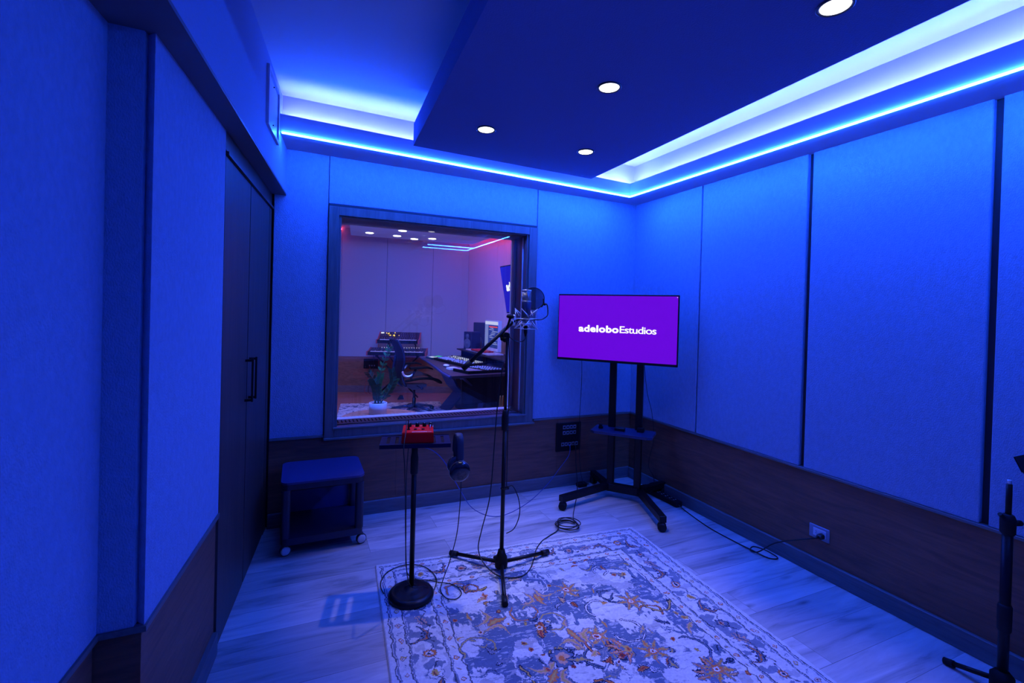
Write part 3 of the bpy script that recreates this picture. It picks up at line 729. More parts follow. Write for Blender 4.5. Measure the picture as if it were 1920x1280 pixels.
t = thing('power_adapter', 'flat black adapter lying on the floor by the back wall baseboard', 'power adapter', (2.22, 3.37, 0))
obj('brick', MB().box((2.15, 3.335, .001), (2.235, 3.385, .035), .006), BLKM, t)
obj('strain_relief', MB().cyl((2.235, 3.36, .018), (2.262, 3.36, .014), .005, 10), RUB, t)

# cables behind the television
tl = tvc+ax*(-.27); tr_ = tvc+ax*.22
mb = MB(); mb.tube(smooth([(tl.x+.03, tl.y+.03, 1.10), (tl.x+.035, tl.y+.03, .9), (tl.x+.035, tl.y+.045, .6), (tl.x+.05, tl.y+.06, .35), (2.17, 3.34, .12), (2.19, 3.33, .040)], 8), .0022, 6)
single('tv_cable', mb, CABLE, 'thin black cable hanging from the left half of the television', 'cable', base=(tl.x+.035, tl.y+.03, .9))
mb = MB(); mb.tube(smooth([(tr_.x+.03, tr_.y+.03, 1.10), (tr_.x+.05, tr_.y+.04, 1.0), (tr_.x+.07, tr_.y+.03, .85), (tr_.x+.11, tr_.y+.02, .70), (tr_.x+.15, tr_.y+.04, .5), (tr_.x+.16, tr_.y+.10, .28), (2.64, 3.0, .15), (2.65, 3.0, .092)], 8), .0022, 6)
single('tv_cable', mb, CABLE, 'thin wavy black cable hanging from the right half of the television', 'cable', base=(tr_.x+.05, tr_.y+.04, 1.0))

# blue cable from the plate to the mixer tray; black cables to the coil
mb = MB(); mb.tube(smooth([(2.085, B-.012, .350), (2.085, B-.04, .335), (2.06, B-.06, .27), (1.96, 3.34, .18), (1.80, 3.25, .10), (1.55, 3.10, .045), (1.25, 2.90, .08), (1.0, 2.70, .24), (.85, 2.55, .44), (.74, 2.46, .62), (.66, 2.41, .71), (.58, 2.36, .755)], 8), .0026, 6)
single('blue_cable', mb, BCABLE, 'blue cable drooping from the back wall socket plate to the mixer tray', 'cable', base=(1.55, 3.10, .04))
for dx, k in ((.0, 0),):
    mb = MB()
    pts = [(2.135, B-.012, .350), (2.137, B-.045, .33), (2.14, B-.05, .20), (2.13, 3.33, .06), (2.06, 3.22, .004), (1.96, 3.08, .004), (1.83, 2.90, .004), (1.775, 2.80, .006)]
    cxy = (1.690, 2.745)
    for i in range(54):
        a = i*2*PI/12+.3; rr = .072+.010*math.sin(i*.7); pts.append((cxy[0]+rr*math.cos(a)+.006*math.sin(i), cxy[1]+rr*1.0*math.sin(a)+.004*math.cos(i*1.3), .008+i*.0006))
    pts += [(1.60, 2.72, .010), (1.50, 2.668, .006), (1.42, 2.61, .014), (1.34, 2.53, .0145), (1.28, 2.44, .0145), (1.20, 2.34, .0145), (1.12, 2.30, .0145), (1.02, 2.33, .022), (.97, 2.42, .045), (.955, 2.50, .10), (.965, 2.48, .22), (.99, 2.44, .40), (1.000, 2.425, .60), (1.01, 2.42, .85), (1.02, 2.415, 1.0), (1.035, 2.405, 1.15)]
    mb.tube(smooth(pts, 5), .0032, 7)
    single('microphone_cable', mb, CABLE, 'long black microphone cable coiled on the floor behind the rug', 'cable', base=(1.69, 2.745, 0))

# ================================================================== MICROPHONE STAND
mx_, my_ = 1.054, 2.398
t = thing('microphone_stand', 'black tripod boom microphone stand standing on the back of the rug', 'microphone stand', (mx_, my_, .012))
feet = [Vector((.842, 2.650, .030)), Vector((1.378, 2.455, .030)), Vector((.946, 2.092, .026))]
hub = Vector((mx_, my_, .060))
for f_ in feet:
    d_ = (f_-hub); st = hub+d_.normalized()*.03
    lg = obj('leg', MB().cyl(st, f_, .0105, 14, .0100), BLK, t)
    obj('rubber_foot', MB().cyl(f_-d_.normalized()*.045, f_+d_.normalized()*.004, .0145, 14, .0155), RUB, lg)
mb = MB(); mb.lathe([(.022, .028), (.034, .035), (.036, .060), (.032, .09), (.024, .105), (.018, .13), (.014, .132)], (mx_, my_, 0), n=24)
for f_ in feet:
    d_ = (f_-hub).normalized(); mb.box(tuple(hub+d_*.022-Vector((.012, .012, .016))), tuple(hub+d_*.022+Vector((.012, .012, .018))), .003)
mb.cyl((mx_-.034, my_-.01, .10), (mx_-.05, my_-.015, .10), .009, 10); obj('leg_hub', mb, BLKM, t)
obj('pole', MB().cyl((mx_, my_, .10), (mx_, my_, .86), .0115, 18), BLK, t)
obj('height_clutch', MB().lathe([(.013, .79), (.018, .795), (.019, .87), (.014, .90), (.010, .905)], (mx_, my_, 0)), RUB, t)
obj('inner_pole', MB().cyl((mx_, my_, .88), (mx_, my_, 1.30), .008, 14), BLK, t)
obj('cable_tie', MB().torus((mx_+.004, my_, .47), .016, .003).box((mx_+.012, my_-.004, .462), (mx_+.034, my_+.004, .478)), RUB, t)
px = Vector((1.038, 2.400, 1.315)); tip = Vector((1.100, 2.395, 1.392)); bdir = Vector((.62, -.02, .56)).normalized()
bstart = Vector((.806, 2.402, 1.140)); bend_ = Vector((1.092, 2.396, 1.400)); bd = (bend_-bstart).normalized()
obj('boom', MB().cyl(bstart, bend_, .0105, 14), BLK, t)
obj('boom_grip', MB().cyl(bstart-bd*.004, bstart+bd*.05, .0155, 14), RUB, t)
mb = MB().lathe([(.011, 1.28), (.015, 1.285), (.015, 1.31), (.011, 1.33)], (mx_-.010, my_, 0)).cyl((px.x, px.y-.028, px.z), (px.x, px.y+.028, px.z), .020, 18)
obj('boom_clutch', mb, BLKM, t)
mb = MB(); kc = Vector((1.055, 2.37, 1.412)); mb.lathe([(.008, 0), (.020, .004), (.022, .010), (.018, .020), (.004, .023)], kc, (0, -.2, 1), 12); mb.cyl(kc, (1.045, 2.39, 1.35), .006, 10); obj('clutch_knob', mb, BLKM, t)
mb = MB(); mb.cyl((1.02, 2.395, 1.300), (1.035, 2.36, 1.296), .012, 12); obj('side_knob', mb, BLKM, t)

# microphone in its cradle
mic = Vector((1.162, 2.392, 0))
t = thing('condenser_microphone', 'silver and dark condenser microphone held upright in the wire cradle', 'microphone', (mic.x, mic.y, 1.40))
def oval(mb, prof, c, kx=1., ky=.72, n=28):
    rings = [mb.ring(Vector((c.x, c.y, h)), Vector((1, 0, 0)), Vector((0, 1, 0)), r*kx, n, r*ky) for r, h in prof]; mb.skinrings(rings)
mb = MB(); oval(mb, [(.020, 1.415), (.0265, 1.418), (.0268, 1.522), (.0262, 1.524)], mic, 1, 1); obj('body', mb, mat('mic_body', (.10, .12, .20), .3, .8), t)
mb = MB(); oval(mb, [(.0272, 1.522), (.0272, 1.528), (.0262, 1.529)], mic, 1, 1); obj('ring', mb, NICK, t); mb = MB(); oval(mb, [(.0262, 1.583), (.0272, 1.584), (.0264, 1.590), (.015, 1.592), (.001, 1.5925)], mic, 1, 1); obj('ring', mb, NICK, t)
GRM = mat('mic_grille', (.42, .38, .34), .45, .7, bump=1., bscale=900)
mb = MB(); oval(mb, [(.0250, 1.528), (.0262, 1.56), (.0256, 1.584)], mic, 1, 1); obj('grille', mb, GRM, t)
mb = MB(); 
mb.extrude_poly([(mic.x-.012, mic.y-.0268, 1.583), (mic.x+.012, mic.y-.0268, 1.583), (mic.x, mic.y-.0272, 1.545)], (0, .003, 0)); obj('grille_wedge', mb, mat('mic_silver', (.75, .73, .72), .3, 1.), t)
mb = MB(); mb.lathe([(.012, 1.392), (.013, 1.394), (.013, 1.416), (.018, 1.418)], (mic.x, mic.y, 0)); obj('connector', mb, CHR, t)
mb = MB(); mb.lathe([(.004, 1.330), (.008, 1.345), (.0105, 1.352), (.0105, 1.393)], (mic.x, mic.y, 0)); 
single('microphone_plug', mb, BLKM, 'black cable plug pushed into the bottom of the condenser microphone', 'plug', base=(mic.x, mic.y, 1.39))
mb = MB(); mb.tube(smooth([(mic.x, mic.y, 1.332), (mic.x-.003, mic.y, 1.315), (mic.x-.025, mic.y, 1.302), (mic.x-.06, mic.y, 1.305), (mic.x-.10, mic.y-.01, 1.325), (mx_-.0, my_-.025, 1.345), (mx_+.0, my_-.024, 1.30), (mx_+.014, my_-.012, 1.1), (mx_+.016, my_-.006, .9), (mx_+.02, my_, .6), (mx_+.02, my_, .48)], 8), .0028, 7)
mb.tube(smooth([(mx_+.02, my_, .48), (mx_+.05, my_-.01, .50), (mx_+.085, my_-.02, .43), (mx_+.095, my_-.02, .34), (mx_+.07, my_-.01, .26), (mx_+.02, my_-.014, .24)], 8), .0028, 7)
single('cable', mb, CABLE, 'black cable looping from the microphone down the boom stand pole', 'cable', base=(mic.x, mic.y, 1.31))

# wire shock mount: two star-shaped cages of wire, held by a flat ring
t = thing('shock_mount', 'silver wire spider cradle around the condenser microphone', 'shock mount', (mic.x, mic.y, 1.42))
def star(r_out, r_in, z_out, z_in, n, ph, wr=.0019):
    pts = []
    for i in range(n):
        a = ph+2*PI*i/n; pts.append((mic.x+r_out*math.cos(a), mic.y+r_out*math.sin(a), z_out))
        a += PI/n; pts.append((mic.x+r_in*math.cos(a), mic.y+r_in*math.sin(a), z_in))
    mb = MB()
    for i in range(len(pts)): mb.cyl(pts[i], pts[(i+1) % len(pts)], wr, 6)
    for p in pts[::2]: mb.sph(p, wr*1.8, n=8)
    return mb
obj('upper_wire', star(.066, .042, 1.492, 1.452, 4, .75), CHR, t)
obj('lower_wire', star(.068, .040, 1.382, 1.424, 4, .75), CHR, t)
for i in range(4):
    mb = MB(); a = .75+i*PI/2; b2 = a+PI/4
    mb.cyl((mic.x+.066*math.cos(a), mic.y+.066*math.sin(a), 1.492), (mic.x+.060*math.cos(b2), mic.y+.060*math.sin(b2), 1.437), .0015, 6)
    mb.cyl((mic.x+.068*math.cos(a), mic.y+.068*math.sin(a), 1.382), (mic.x+.060*math.cos(b2), mic.y+.060*math.sin(b2), 1.437), .0015, 6)
    mb.cyl((mic.x+.060*math.cos(b2), mic.y+.060*math.sin(b2), 1.437), (mic.x+.030*math.cos(b2), mic.y+.030*math.sin(b2), 1.437), .0015, 6)
    obj('side_wire', mb, CHR, t)
obj('ring', MB().torus((mic.x, mic.y, 1.437), .060, .0024), CHR, t); obj('ring', MB().torus((mic.x, mic.y, 1.437), .0300, .0020), CHR, t)
obj('base_cup', MB().lathe([(.0285, 1.400), (.030, 1.402), (.030, 1.414), (.0275, 1.416)], (mic.x, mic.y, 0)), CHR, t)
for i in range(2):
    a = .75+i*PI; mb = MB(); mb.cyl((mic.x+.068*math.cos(a), mic.y+.068*math.sin(a), 1.382), (mic.x+.068*math.cos(a+PI/2), mic.y+.068*math.sin(a+PI/2), 1.382), .0016, 6); obj('bottom_wire', mb, CHR, t)
for i in range(4):
    a = .75+i*PI/2; mb = MB(); mb.cyl((mic.x+.068*math.cos(a), mic.y+.068*math.sin(a), 1.382), (mic.x+.029*math.cos(a), mic.y+.029*math.sin(a), 1.405), .0015, 6); obj('bottom_wire', mb, CHR, t)
mb = MB().cyl((mic.x-.060, mic.y, 1.437), (mic.x-.082, mic.y, 1.43), .006, 10).sph((mic.x-.075, mic.y-.004, 1.449), .011).cyl((mic.x-.082, mic.y, 1.43), tuple(bend_-bd*.002), .008, 12)
obj('swivel', mb, CHR, t)

t.location.z -= .026
bpy.data.objects['condenser_microphone'].location.z -= .018
for n_ in ('microphone_plug', 'cable'): bpy.data.objects[n_].location.z -= .018

# pop filter
t = thing('pop_filter', 'round dark mesh pop filter on a curved gooseneck beside the microphone', 'pop filter', (1.236, 2.45, 1.528))
pc = Vector((1.236, 2.450, 1.528)); pn = Vector((-.30, -.95, .04)).normalized()
pm = bpy.data.materials.new('pop_mesh'); pm.use_nodes = True; nt = pm.node_tree; b = nt.nodes['Principled BSDF']; b.inputs['Base Color'].default_value = (.004, .005, .02, 1); b.inputs['Roughness'].default_value = .9; b.inputs['Alpha'].default_value = .52
mb = MB(); mb.lathe([(.063, -.0015), (.063, .0015)], pc, pn, 48); obj('mesh_screen', mb, pm, t)
obj('hoop', MB().torus(pc, .063, .0022, pn, 48), RUB, t)
pu = pn.orthogonal().normalized()
rt = pc+Vector((.066, .015, -.028)); rt = pc+((rt-pc)-pn*(rt-pc).dot(pn)).normalized()*.065
mb = MB(); up = Vector((0, 0, 1))
mb.tube(smooth([rt+up*.028+Vector((.0, 0, 0)), rt, rt-up*.020-Vector((.014, 0, 0))], 5), .005, 8); mb.sph(rt+Vector((.006, -.002, -.004)), .008); obj('clamp', mb, RUB, t)
mb = MB(); mb.tube(smooth([rt+Vector((.004, -.002, -.002)), rt+Vector((.018, -.008, -.006)), (1.326, 2.44, 1.462), (1.318, 2.43, 1.432), (1.285, 2.42, 1.412), (1.245, 2.38, 1.408), (1.21, 2.345, 1.408), (1.16, 2.335, 1.410), (1.12, 2.36, 1.410), (1.098, 2.385, 1.400)], 7), .0034, 8); obj('gooseneck', mb, RUB, t)

# ================================================================== MIXER STAND, MIXER, HEADPHONES
bx, by = .543, 2.345
t = thing('tray_stand', 'black round-based pole stand with a slotted tray on the front left of the rug', 'stand', (bx, by, .012))
mb = MB(); pr_ = [(.107, .012), (.112, .016), (.113, .028), (.104, .040), (.090, .046), (.086, .043), (.080, .049), (.072, .046), (.066, .052), (.058, .049), (.050, .055), (.040, .052), (.030, .060), (.018, .066), (.013, .068)]
mb.lathe(pr_, (bx, by, 0), n=48); obj('round_base', mb, BLK, t)
obj('pole', MB().cyl((bx, by, .065), (bx, by, .70), .0125, 18), BLK, t)
obj('clutch', MB().lathe([(.014, .625), (.019, .632), (.019, .71), (.015, .735), (.015, .768)], (bx, by, 0)), RUB, t)
TC = Vector((.556, 2.385, .785)); TR = math.radians(-13)
MT = Matrix.Translation(TC) @ Matrix.Rotation(TR, 4, 'Z')
TRAY = mat('tray_metal', (.002, .004, .028), .6, .0, spec=.12)
hw, hd = .172, .082
def trayplate():
    mb = MB(); z0, z1 = -.002, .001
    slots = []
    # rails between cut-out slots
    mb.box((-hw, -hd, z0), (hw, -hd+.022, z1), 0, MT).box((-hw, hd-.022, z0), (hw, hd, z1), 0, MT)
    xs = [-hw, -.142, -.126, -.100, -.084, -.058, -.042, .042, .058, .084, .100, .126, .142, hw]
    for i in range(0, len(xs)-1, 2):
        mb.box((xs[i], -hd+.022, z0), (xs[i+1], hd-.022, z1), 0, MT)
    return mb
obj('tray', trayplate(), TRAY, t)
mb = MB().box((-hw, -hd-.002, -.018), (hw, -hd, .001), 0, MT).box((-hw, hd, -.002), (hw, hd+.002, .004), 0, MT); obj('tray_lip', mb, TRAY, t)
obj('tray_mount', MB().box((-.03, -.03, -.018), (.03, .03, -.0025), .003, MT), BLKM, t)

RED = mat('red_enamel', (.85, .003, .004), .5, spec=.08)
MM = Matrix.Translation(TC+Vector((0.012, 0, .0015))) @ Matrix.Rotation(math.radians(-14), 4, 'Z')
MMt = MM @ Matrix.Translation((0.003, -.002, 0))
t = thing('headphone_amplifier', 'small red metal headphone mixer box with black knobs on the slotted tray', 'mixer', TC+Vector((.012, 0, .0015)))
x0, x1, y0, y1, h0, h1 = -.080, .078, -.072, .072, .052, .060
mb = MB(); vs = [(x0, y0, 0), (x1, y0, 0), (x1, y1, 0), (x0, y1, 0), (x0+.003, y0+.006, h0), (x1-.003, y0+.006, h0), (x1-.003, y1-.006, h1), (x0+.003, y1-.006, h1)]
V_ = [mb.bm.verts.new(MM @ Vector(v)) for v in vs]
for f_ in ((0, 3, 2, 1), (4, 5, 6, 7), (0, 1, 5, 4), (1, 2, 6, 5), (2, 3, 7, 6), (3, 0, 4, 7)): mb.bm.faces.new([V_[i] for i in f_])
bmesh.ops.bevel(mb.bm, geom=list(mb.bm.edges), offset=.003, segments=2, affect='EDGES')
obj('case', mb, RED, t)
def top(x, y): return h0+(h1-h0)*(y-y0-.006)/(y1-y0-.012)
for i, x in enumerate((-.045, -.006, .030, .062)):
    y = .038; z = top(x, y); k_ = obj('knob', MB().lathe([(.0095, -.001), (.0105, .001), (.009, .016), (.0085, .017), (.001, .0175)], MM @ Vector((x, y, z)), n=18), BLKM, t)
    c_ = MM @ Vector((x, y, z+.0175)); obj('knob_marker', MB().sph(c_+Vector((0, 0, .0003)), .003, (1, 1, .4), 8), mat('knob_mark', (.7, .8, .95), .4), k_)
for x in (-.048, -.014, .024): 
    z = top(x, -.014); obj('jack', MB().lathe([(.008, -.001), (.009, .001), (.006, .0035), (.0005, .0035)], MM @ Vector((x, -.014, z)), n=14), BLKM, t)
z = top(.058, -.005); obj('toggle_switch', MB().cyl(MM @ Vector((.058, -.006, z-.001)), MM @ Vector((.060, .002, z+.016)), .003, 10).sph(MM @ Vector((.060, .002, z+.016)), .0042), CHR, t)
def flat_text(s, width, h, cx, cy, M, m, parent, name='lettering'):
    mb = text_mesh(s, width, .002, -width/2, 0, 0)
    zz = [v.co.z for v in mb.bm.verts]; hz = max(zz)-min(zz)
    for v in mb.bm.verts: 
        x, y = v.co.x, (v.co.z-min(zz))*h/hz; v.co = M @ Vector((cx+x, cy+y, top(cx, cy+y)+.0003-v.co.y*.3))
    return obj(name, mb, m, parent)
mb = MB(); MW = mat('white_print', (.85, .85, .88), .5)
for i in range(11): mb.box((-.030+i*.0066, -.060+.0004*i, top(0, -.058)+.0001), (-.030+i*.0066+.0052, -.053+.0004*i, top(0, -.053)+.0004), 0, MM)
for a_, b_ in (((.038, -.059, top(0, -.058)+.0001), (.066, -.056, top(0, -.056)+.0004)), ((-.022, .036, top(0, .036)), (-.014, .046, top(0, .046)+.0002)), ((.006, .040, top(0, .04)), (.020, .046, top(0, .046)+.0002)), ((.072, .02, top(0, .02)), (.0745, .05, top(0, .05)+.0003)), ((-.008, .004, top(0, .004)), (.010, .006, top(0, .006)+.0003))):
    obj('print', MB().box(a_, b_, 0, MM), MW, t)
obj('print', mb, MW, t)
# plug and cable of the mixer
jp = MM @ Vector((-.048, -.014, top(-.048, -.014)))
mb = MB(); mb.cyl(jp+Vector((0, 0, .002)), jp+Vector((0, 0, .032)), .0048, 10)
single('jack_plug', mb, RUB, 'black jack plug standing up in the red mixer box', 'plug', base=jp)
mb = MB(); mb.tube(smooth([jp+Vector((0, 0, .032)), jp+Vector((-.003, -.004, .046)), jp+Vector((-.016, -.02, .048)), jp+Vector((-.024, -.06, .020)), (.468, 2.25, .79), (.476, 2.252, .70), (.484, 2.26, .55), (.492, 2.27, .35), (.505, 2.28, .17), (.535, 2.30, .085), (.60, 2.32, .062), (.66, 2.345, .0165)], 8)
        +[Vector(p) for p in smooth([(.66, 2.345, .0165), (.70, 2.45, .0165), (.67, 2.58, .0165), (.58, 2.64, .0165), (.48, 2.61, .0165), (.43, 2.54, .0165), (.415, 2.47, .016), (.42, 2.41, .0165)], 8)][1:], .0026, 7)
single('cable', mb, CABLE, 'thin black cable from the red mixer looping on the rug behind the round base', 'cable', base=(.484, 2.26, .5))

# headphones hanging from the tray corner
hc = Vector((.752, 2.300, 0))
t = thing('headphones', 'black closed headphones hanging from the right end of the tray', 'headphones', (hc.x, hc.y, .80))
ha = Vector((-.06, -.998, 0)).normalized()       # across the ears
hb = Vector((.998, -.06, 0)).normalized()
band = []
prof = [(-.030, .655), (-.030, .72), (-.026, .775), (-.010, .812), (.014, .822), (.036, .800), (.046, .755), (.050, .700), (.050, .672)]
bc = Vector((.752, 2.300, 0))
P_ = smooth([bc+ha*a+Vector((0, 0, z)) for a, z in prof], 6)
mb = MB(); rings = []
for i, p in enumerate(P_):
    tdir = (P_[min(i+1, len(P_)-1)]-P_[max(i-1, 0)]).normalized(); nv = tdir.cross(hb).normalized()
    wdt = .020 if 6 < i < len(P_)-7 else .014
    rings.append([mb.bm.verts.new(p+hb*(wdt*math.cos(a))+nv*(.0065*math.sin(a))) for a in [2*PI*k/12 for k in range(12)]])
mb.skinrings(rings); obj('headband', mb, mat('headband_leather', (.012, .014, .03), .5), t)
def cup(a_off, z, sgn, r=.040):
    c = bc+ha*a_off+Vector((0, 0, z)); axn = (ha*sgn+Vector((0, 0, -.12))).normalized()
    e = MB(); e.lathe([(r*.5, -.004), (r, -.002), (r*1.03, .006), (r*.98, .016), (r*.75, .023), (r*.3, .026), (.001, .0265)], c, axn, 32)
    cp = obj('ear_cup', e, mat('cup_gloss', (.008, .008, .014), .18, coat=.5), t)
    e = MB(); e.torus(c-axn*.010, r*.76, .011, axn, 32, 10); obj('ear_pad', e, mat('pad_leather', (.035, .05, .09), .5), cp)
    e = MB(); e.torus(c+axn*.004, r*1.02, .0016, axn, 36, 6); obj('cup_rim', e, NICK, cp)
    return c
c1 = cup(.048, .648, 1, .051); c2 = cup(-.026, .655, -1, .044)
mb = MB()
mb.box((-.014, -.004, -.004), (.014, .004, .004), .001, Matrix.Translation(bc+ha*.050+Vector((0, 0, .692))) @ Matrix.Rotation(math.atan2(hb.y, hb.x), 4, 'Z')); obj('slider_band', mb, NICK, t)
mb = MB(); mb.tube(smooth([bc+ha*.05+Vector((0, 0, .606)), (.775, 2.30, .58), (.772, 2.30, .45), (.762, 2.31, .30), (.735, 2.33, .16), (.712, 2.35, .07), (.700, 2.36, .0165), (.690, 2.33, .0165), (.70, 2.26, .0165), (.745, 2.235, .0165), (.785, 2.28, .0165), (.765, 2.36, .0165), (.70, 2.41, .0165), (.65, 2.45, .0165), (.60, 2.48, .0165), (.552, 2.50, .06), (.53, 2.44, .3), (.522, 2.42, .60), (.525, 2.40, .765)], 8), .0024, 7)
single('headphone_cable', mb, CABLE, 'thin black headphone cable curling on the rug between base and tripod', 'cable', base=(.74, 2.235, .0165))

# ================================================================== ROLLING CART
CX0, CX1, CY0, CY1, CZ = -.072, .392, 2.985, 3.392, .432
t = thing('rolling_cart', 'low dark blue rolling cart with an open shelf in the back left corner', 'cart', ((CX0+CX1)/2, (CY0+CY1)/2, 0))
CM = mat('cart_paint', (.045, .05, .16), .5); CMD = mat('cart_frame', (.016, .017, .04), .5)
def rrect(x0, x1, y0, y1, r, n=6):
    out = []
    for cx, cy, a0 in ((x1-r, y1-r, 0), (x0+r, y1-r, PI/2), (x0+r, y0+r, PI), (x1-r, y0+r, 1.5*PI)):
        for i in range(n+1): a = a0+PI/2*i/n; out.append((cx+r*math.cos(a), cy+r*math.sin(a)))
    return out
obj('top', MB().prism(rrect(CX0, CX1, CY0, CY1, .045), CZ-.012, CZ), CM, t)
obj('top_rail', MB().prism(rrect(CX0+.004, CX1-.004, CY0+.004, CY1-.004, .042), CZ-.045, CZ-.0122), CMD, t)
obj('bottom_tray', MB().prism(rrect(CX0+.004, CX1-.004, CY0+.004, CY1-.004, .042), .068, .108), CMD, t)
for x in (CX0+.026, CX1-.030):
    for y in (CY0+.026, CY1-.030):
        obj('post', MB().prism(rrect(x-.022, x+.026 if x < .1 else x+.026, y-.022, y+.026, .018, 4), .1082, CZ-.0452), CMD, t)
obj('back_panel', MB().box((CX0+.05, CY1-.016, .1082), (CX1-.056, CY1-.010, .245)), CM, t)
obj('rear_rail', MB().cyl((CX0+.052, CY1-.035, .285), (CX1-.058, CY1-.035, .285), .007, 12), CM, t)
obj('side_rail', MB().cyl((CX0+.016, CY0+.054, .285), (CX0+.016, CY1-.058, .285), .007, 12), CM, t)
for i, (x, y) in enumerate(((CX0+.03, CY0+.03), (CX1-.012, CY0+.03), (CX0+.03, CY1-.04), (CX1-.03, CY1-.04))):
    mb = MB(); an = Vector((.25, -.97, 0)).normalized(); c = Vector((x, y, .032))
    mb.lathe([(.010, -.013), (.029, -.012), (.031, -.006), (.031, .006), (.029, .009)], c, an, 24); mb.box((x-.012, y-.010, .040), (x+.012, y+.014, .0678), .003)
    w_ = obj('caster', mb, CMD, t)
    mb = MB(); mb.lathe([(.026, .0085), (.024, .013), (.014, .015), (.001, .0155)], c, an, 24); obj('hub_cap', mb, mat('caster_cap', (.55, .56, .60), .35), w_)

# ================================================================== STANDS AT THE RIGHT EDGE
sx, sy = 2.520, .872
t = thing('microphone_stand', 'black microphone stand pole without a boom at the right edge of the photo', 'microphone stand', (sx, sy, 0))
obj('pole', MB().cyl((sx, sy, .05), (sx, sy, .66), .0165, 18), BLK, t)
obj('height_clutch', MB().lathe([(.018, .64), (.023, .648), (.024, .70), (.018, .716), (.012, .72)], (sx, sy, 0)).cyl((sx+.02, sy-.01, .685), (sx+.045, sy-.02, .685), .011, 12).cyl((sx-.018, sy, .70), (sx-.04, sy+.01, .722), .008, 10), RUB, t)
obj('inner_pole', MB().cyl((sx, sy, .70), (sx, sy, .835), .0095, 14), BLK, t)
obj('thread_tip', MB().cyl((sx, sy, .835), (sx, sy, .852), .007, 14), CHR, t)
obj('pole_sleeve', MB().lathe([(.0168, .26), (.021, .27), (.022, .36), (.0168, .37)], (sx+.001, sy, 0)), RUB, t)
obj('leg_hub', MB().lathe([(.022, .03), (.036, .04), (.036, .09), (.02, .11)], (sx, sy, 0)), BLKM, t)
for a in (2.0*PI/6+.52, 2.0*PI/6+.52+2*PI/3, 2.0*PI/6+.52+4*PI/3):
    a -= .12; q = Vector((sx+.19*math.cos(a), sy+.19*math.sin(a), .012)); 
    lg = obj('leg', MB().cyl((sx+.03*math.cos(a), sy+.03*math.sin(a), .06), q, .010, 12), BLK, t); d_ = (q-Vector((sx, sy, .06))).normalized()
    obj('rubber_foot', MB().cyl(q-d_*.035, q, .0145, 12), RUB, lg)

mxs, mys = 2.54, .70
t = thing('music_stand', 'black perforated music stand desk showing its corner at the right edge', 'music stand', (mxs, mys, 0))
MD = Matrix.Translation((mxs, .76, .86)) @ Matrix.Rotation(math.radians(-25), 4, 'X')
mb = MB()
for x_ in (-.155, -.085, -.015, .055, .125): mb.box((x_, -.002, -.06), (x_+.030, .002, .075), 0, MD)
mb.box((-.165, -.002, .07), (.160, .002, .125), .0, MD).box((-.165, -.002, -.13), (.160, .002, -.055), .0, MD); obj('desk', mb, BLKM, t)
obj('lip', MB().box((-.165, -.045, -.134), (.160, .002, -.1305), 0, MD), BLKM, t)
obj('pole', MB().cyl((mxs, mys+.03, .05), (mxs, mys+.03, .84), .011, 14), BLK, t)
for i in range(3):
    a = 1.9+i*2*PI/3; obj('leg', MB().cyl((mxs, mys+.03, .09), (mxs+.15*math.cos(a), mys+.03+.15*math.sin(a), .010), .008, 10), BLK, t)

# ================================================================== CONTROL ROOM BEYOND THE WINDOW
ux = Vector((.945, -.327, 0)).normalized(); pA = Vector((.66, 8.57, 0)); CN = Vector((2.69, 7.868, 0))     # its slanting far wall
CFAB = mat('control_fabric', (.40, .40, .46), .95, spec=.05, bump=.6, bscale=110)
W0 = pA-ux*2.2; nb = Vector((.327, .945, 0)).normalized()
def slab2(a, b_, th, z0, z1, nvec): 
    a = Vector(a); b_ = Vector(b_); return MB().prism([(a.x, a.y), (b_.x, b_.y), (b_.x+nvec.x*th, b_.y+nvec.y*th), (a.x+nvec.x*th, a.y+nvec.y*th)], z0, z1)
wcf = struct('wall_far', slab2(W0+nb*.02, CN+ux*.05+nb*.02, .12, -.05, 2.9, nb), CORE)
gx_ = [-2.2, -.012, .75, 1.53, (CN-pA).length-.0]
for a, b_ in zip(gx_[:-1], gx_[1:]):
    struct('fabric_panel', slab2(pA+ux*(a+.004), pA+ux*(b_-.002), .02, .61, 2.85, nb), CFAB, wcf)
struct('wainscot', slab2(W0, CN, .02, .11, .605, nb), CWOOD, wcf)
struct('baseboard_far', slab2(W0-nb*.012, CN-nb*.012, .012, 0, .112, nb), woodmat('control_trim', (.16, .10, .10), (.24, .16, .15), 'x', .5))
CR2 = Vector((3.10, B+.31, 0)); rd = (CR2-CN).normalized(); rn = Vector((-rd.y, rd.x, 0)); 
wcr = struct('wall_side', slab2(CN+rn*.02, CR2+rn*.02, .12, -.05, 2.9, rn), CORE)
for a, b_ in ((0, 1.05), (1.055, 2.2), (2.205, 4.1)):
    struct('fabric_panel', slab2(CN+rd*a, CN+rd*b_, .02, .61, 2.85, rn), mat('control_side_fabric', (.78, .54, .62), .95, spec=.05, bump=.4, bscale=110), wcr)
struct('wainscot', slab2(CN, CR2, .02, 0, .605, rn), CWOOD, wcr)
struct('wall_side', MB().box((-1.4, B+.30, -.05), (-1.3, 9.6, 2.9)), CFAB)
struct('wall_side', MB().box((3.0, B+.21, -.05), (4.2, B+.30, 2.9)), CFAB)
struct('ceiling', MB().box((-1.4, B+.30, 2.80), (4.2, 9.6, 2.9)), PAINT)
struct('ceiling', MB().prism([(.645, 7.00), (2.40, 6.86), (2.40, 4.2), (.34, 4.2)], 2.455, 2.60), mat('control_cloud', (.80, .76, .82), .9))
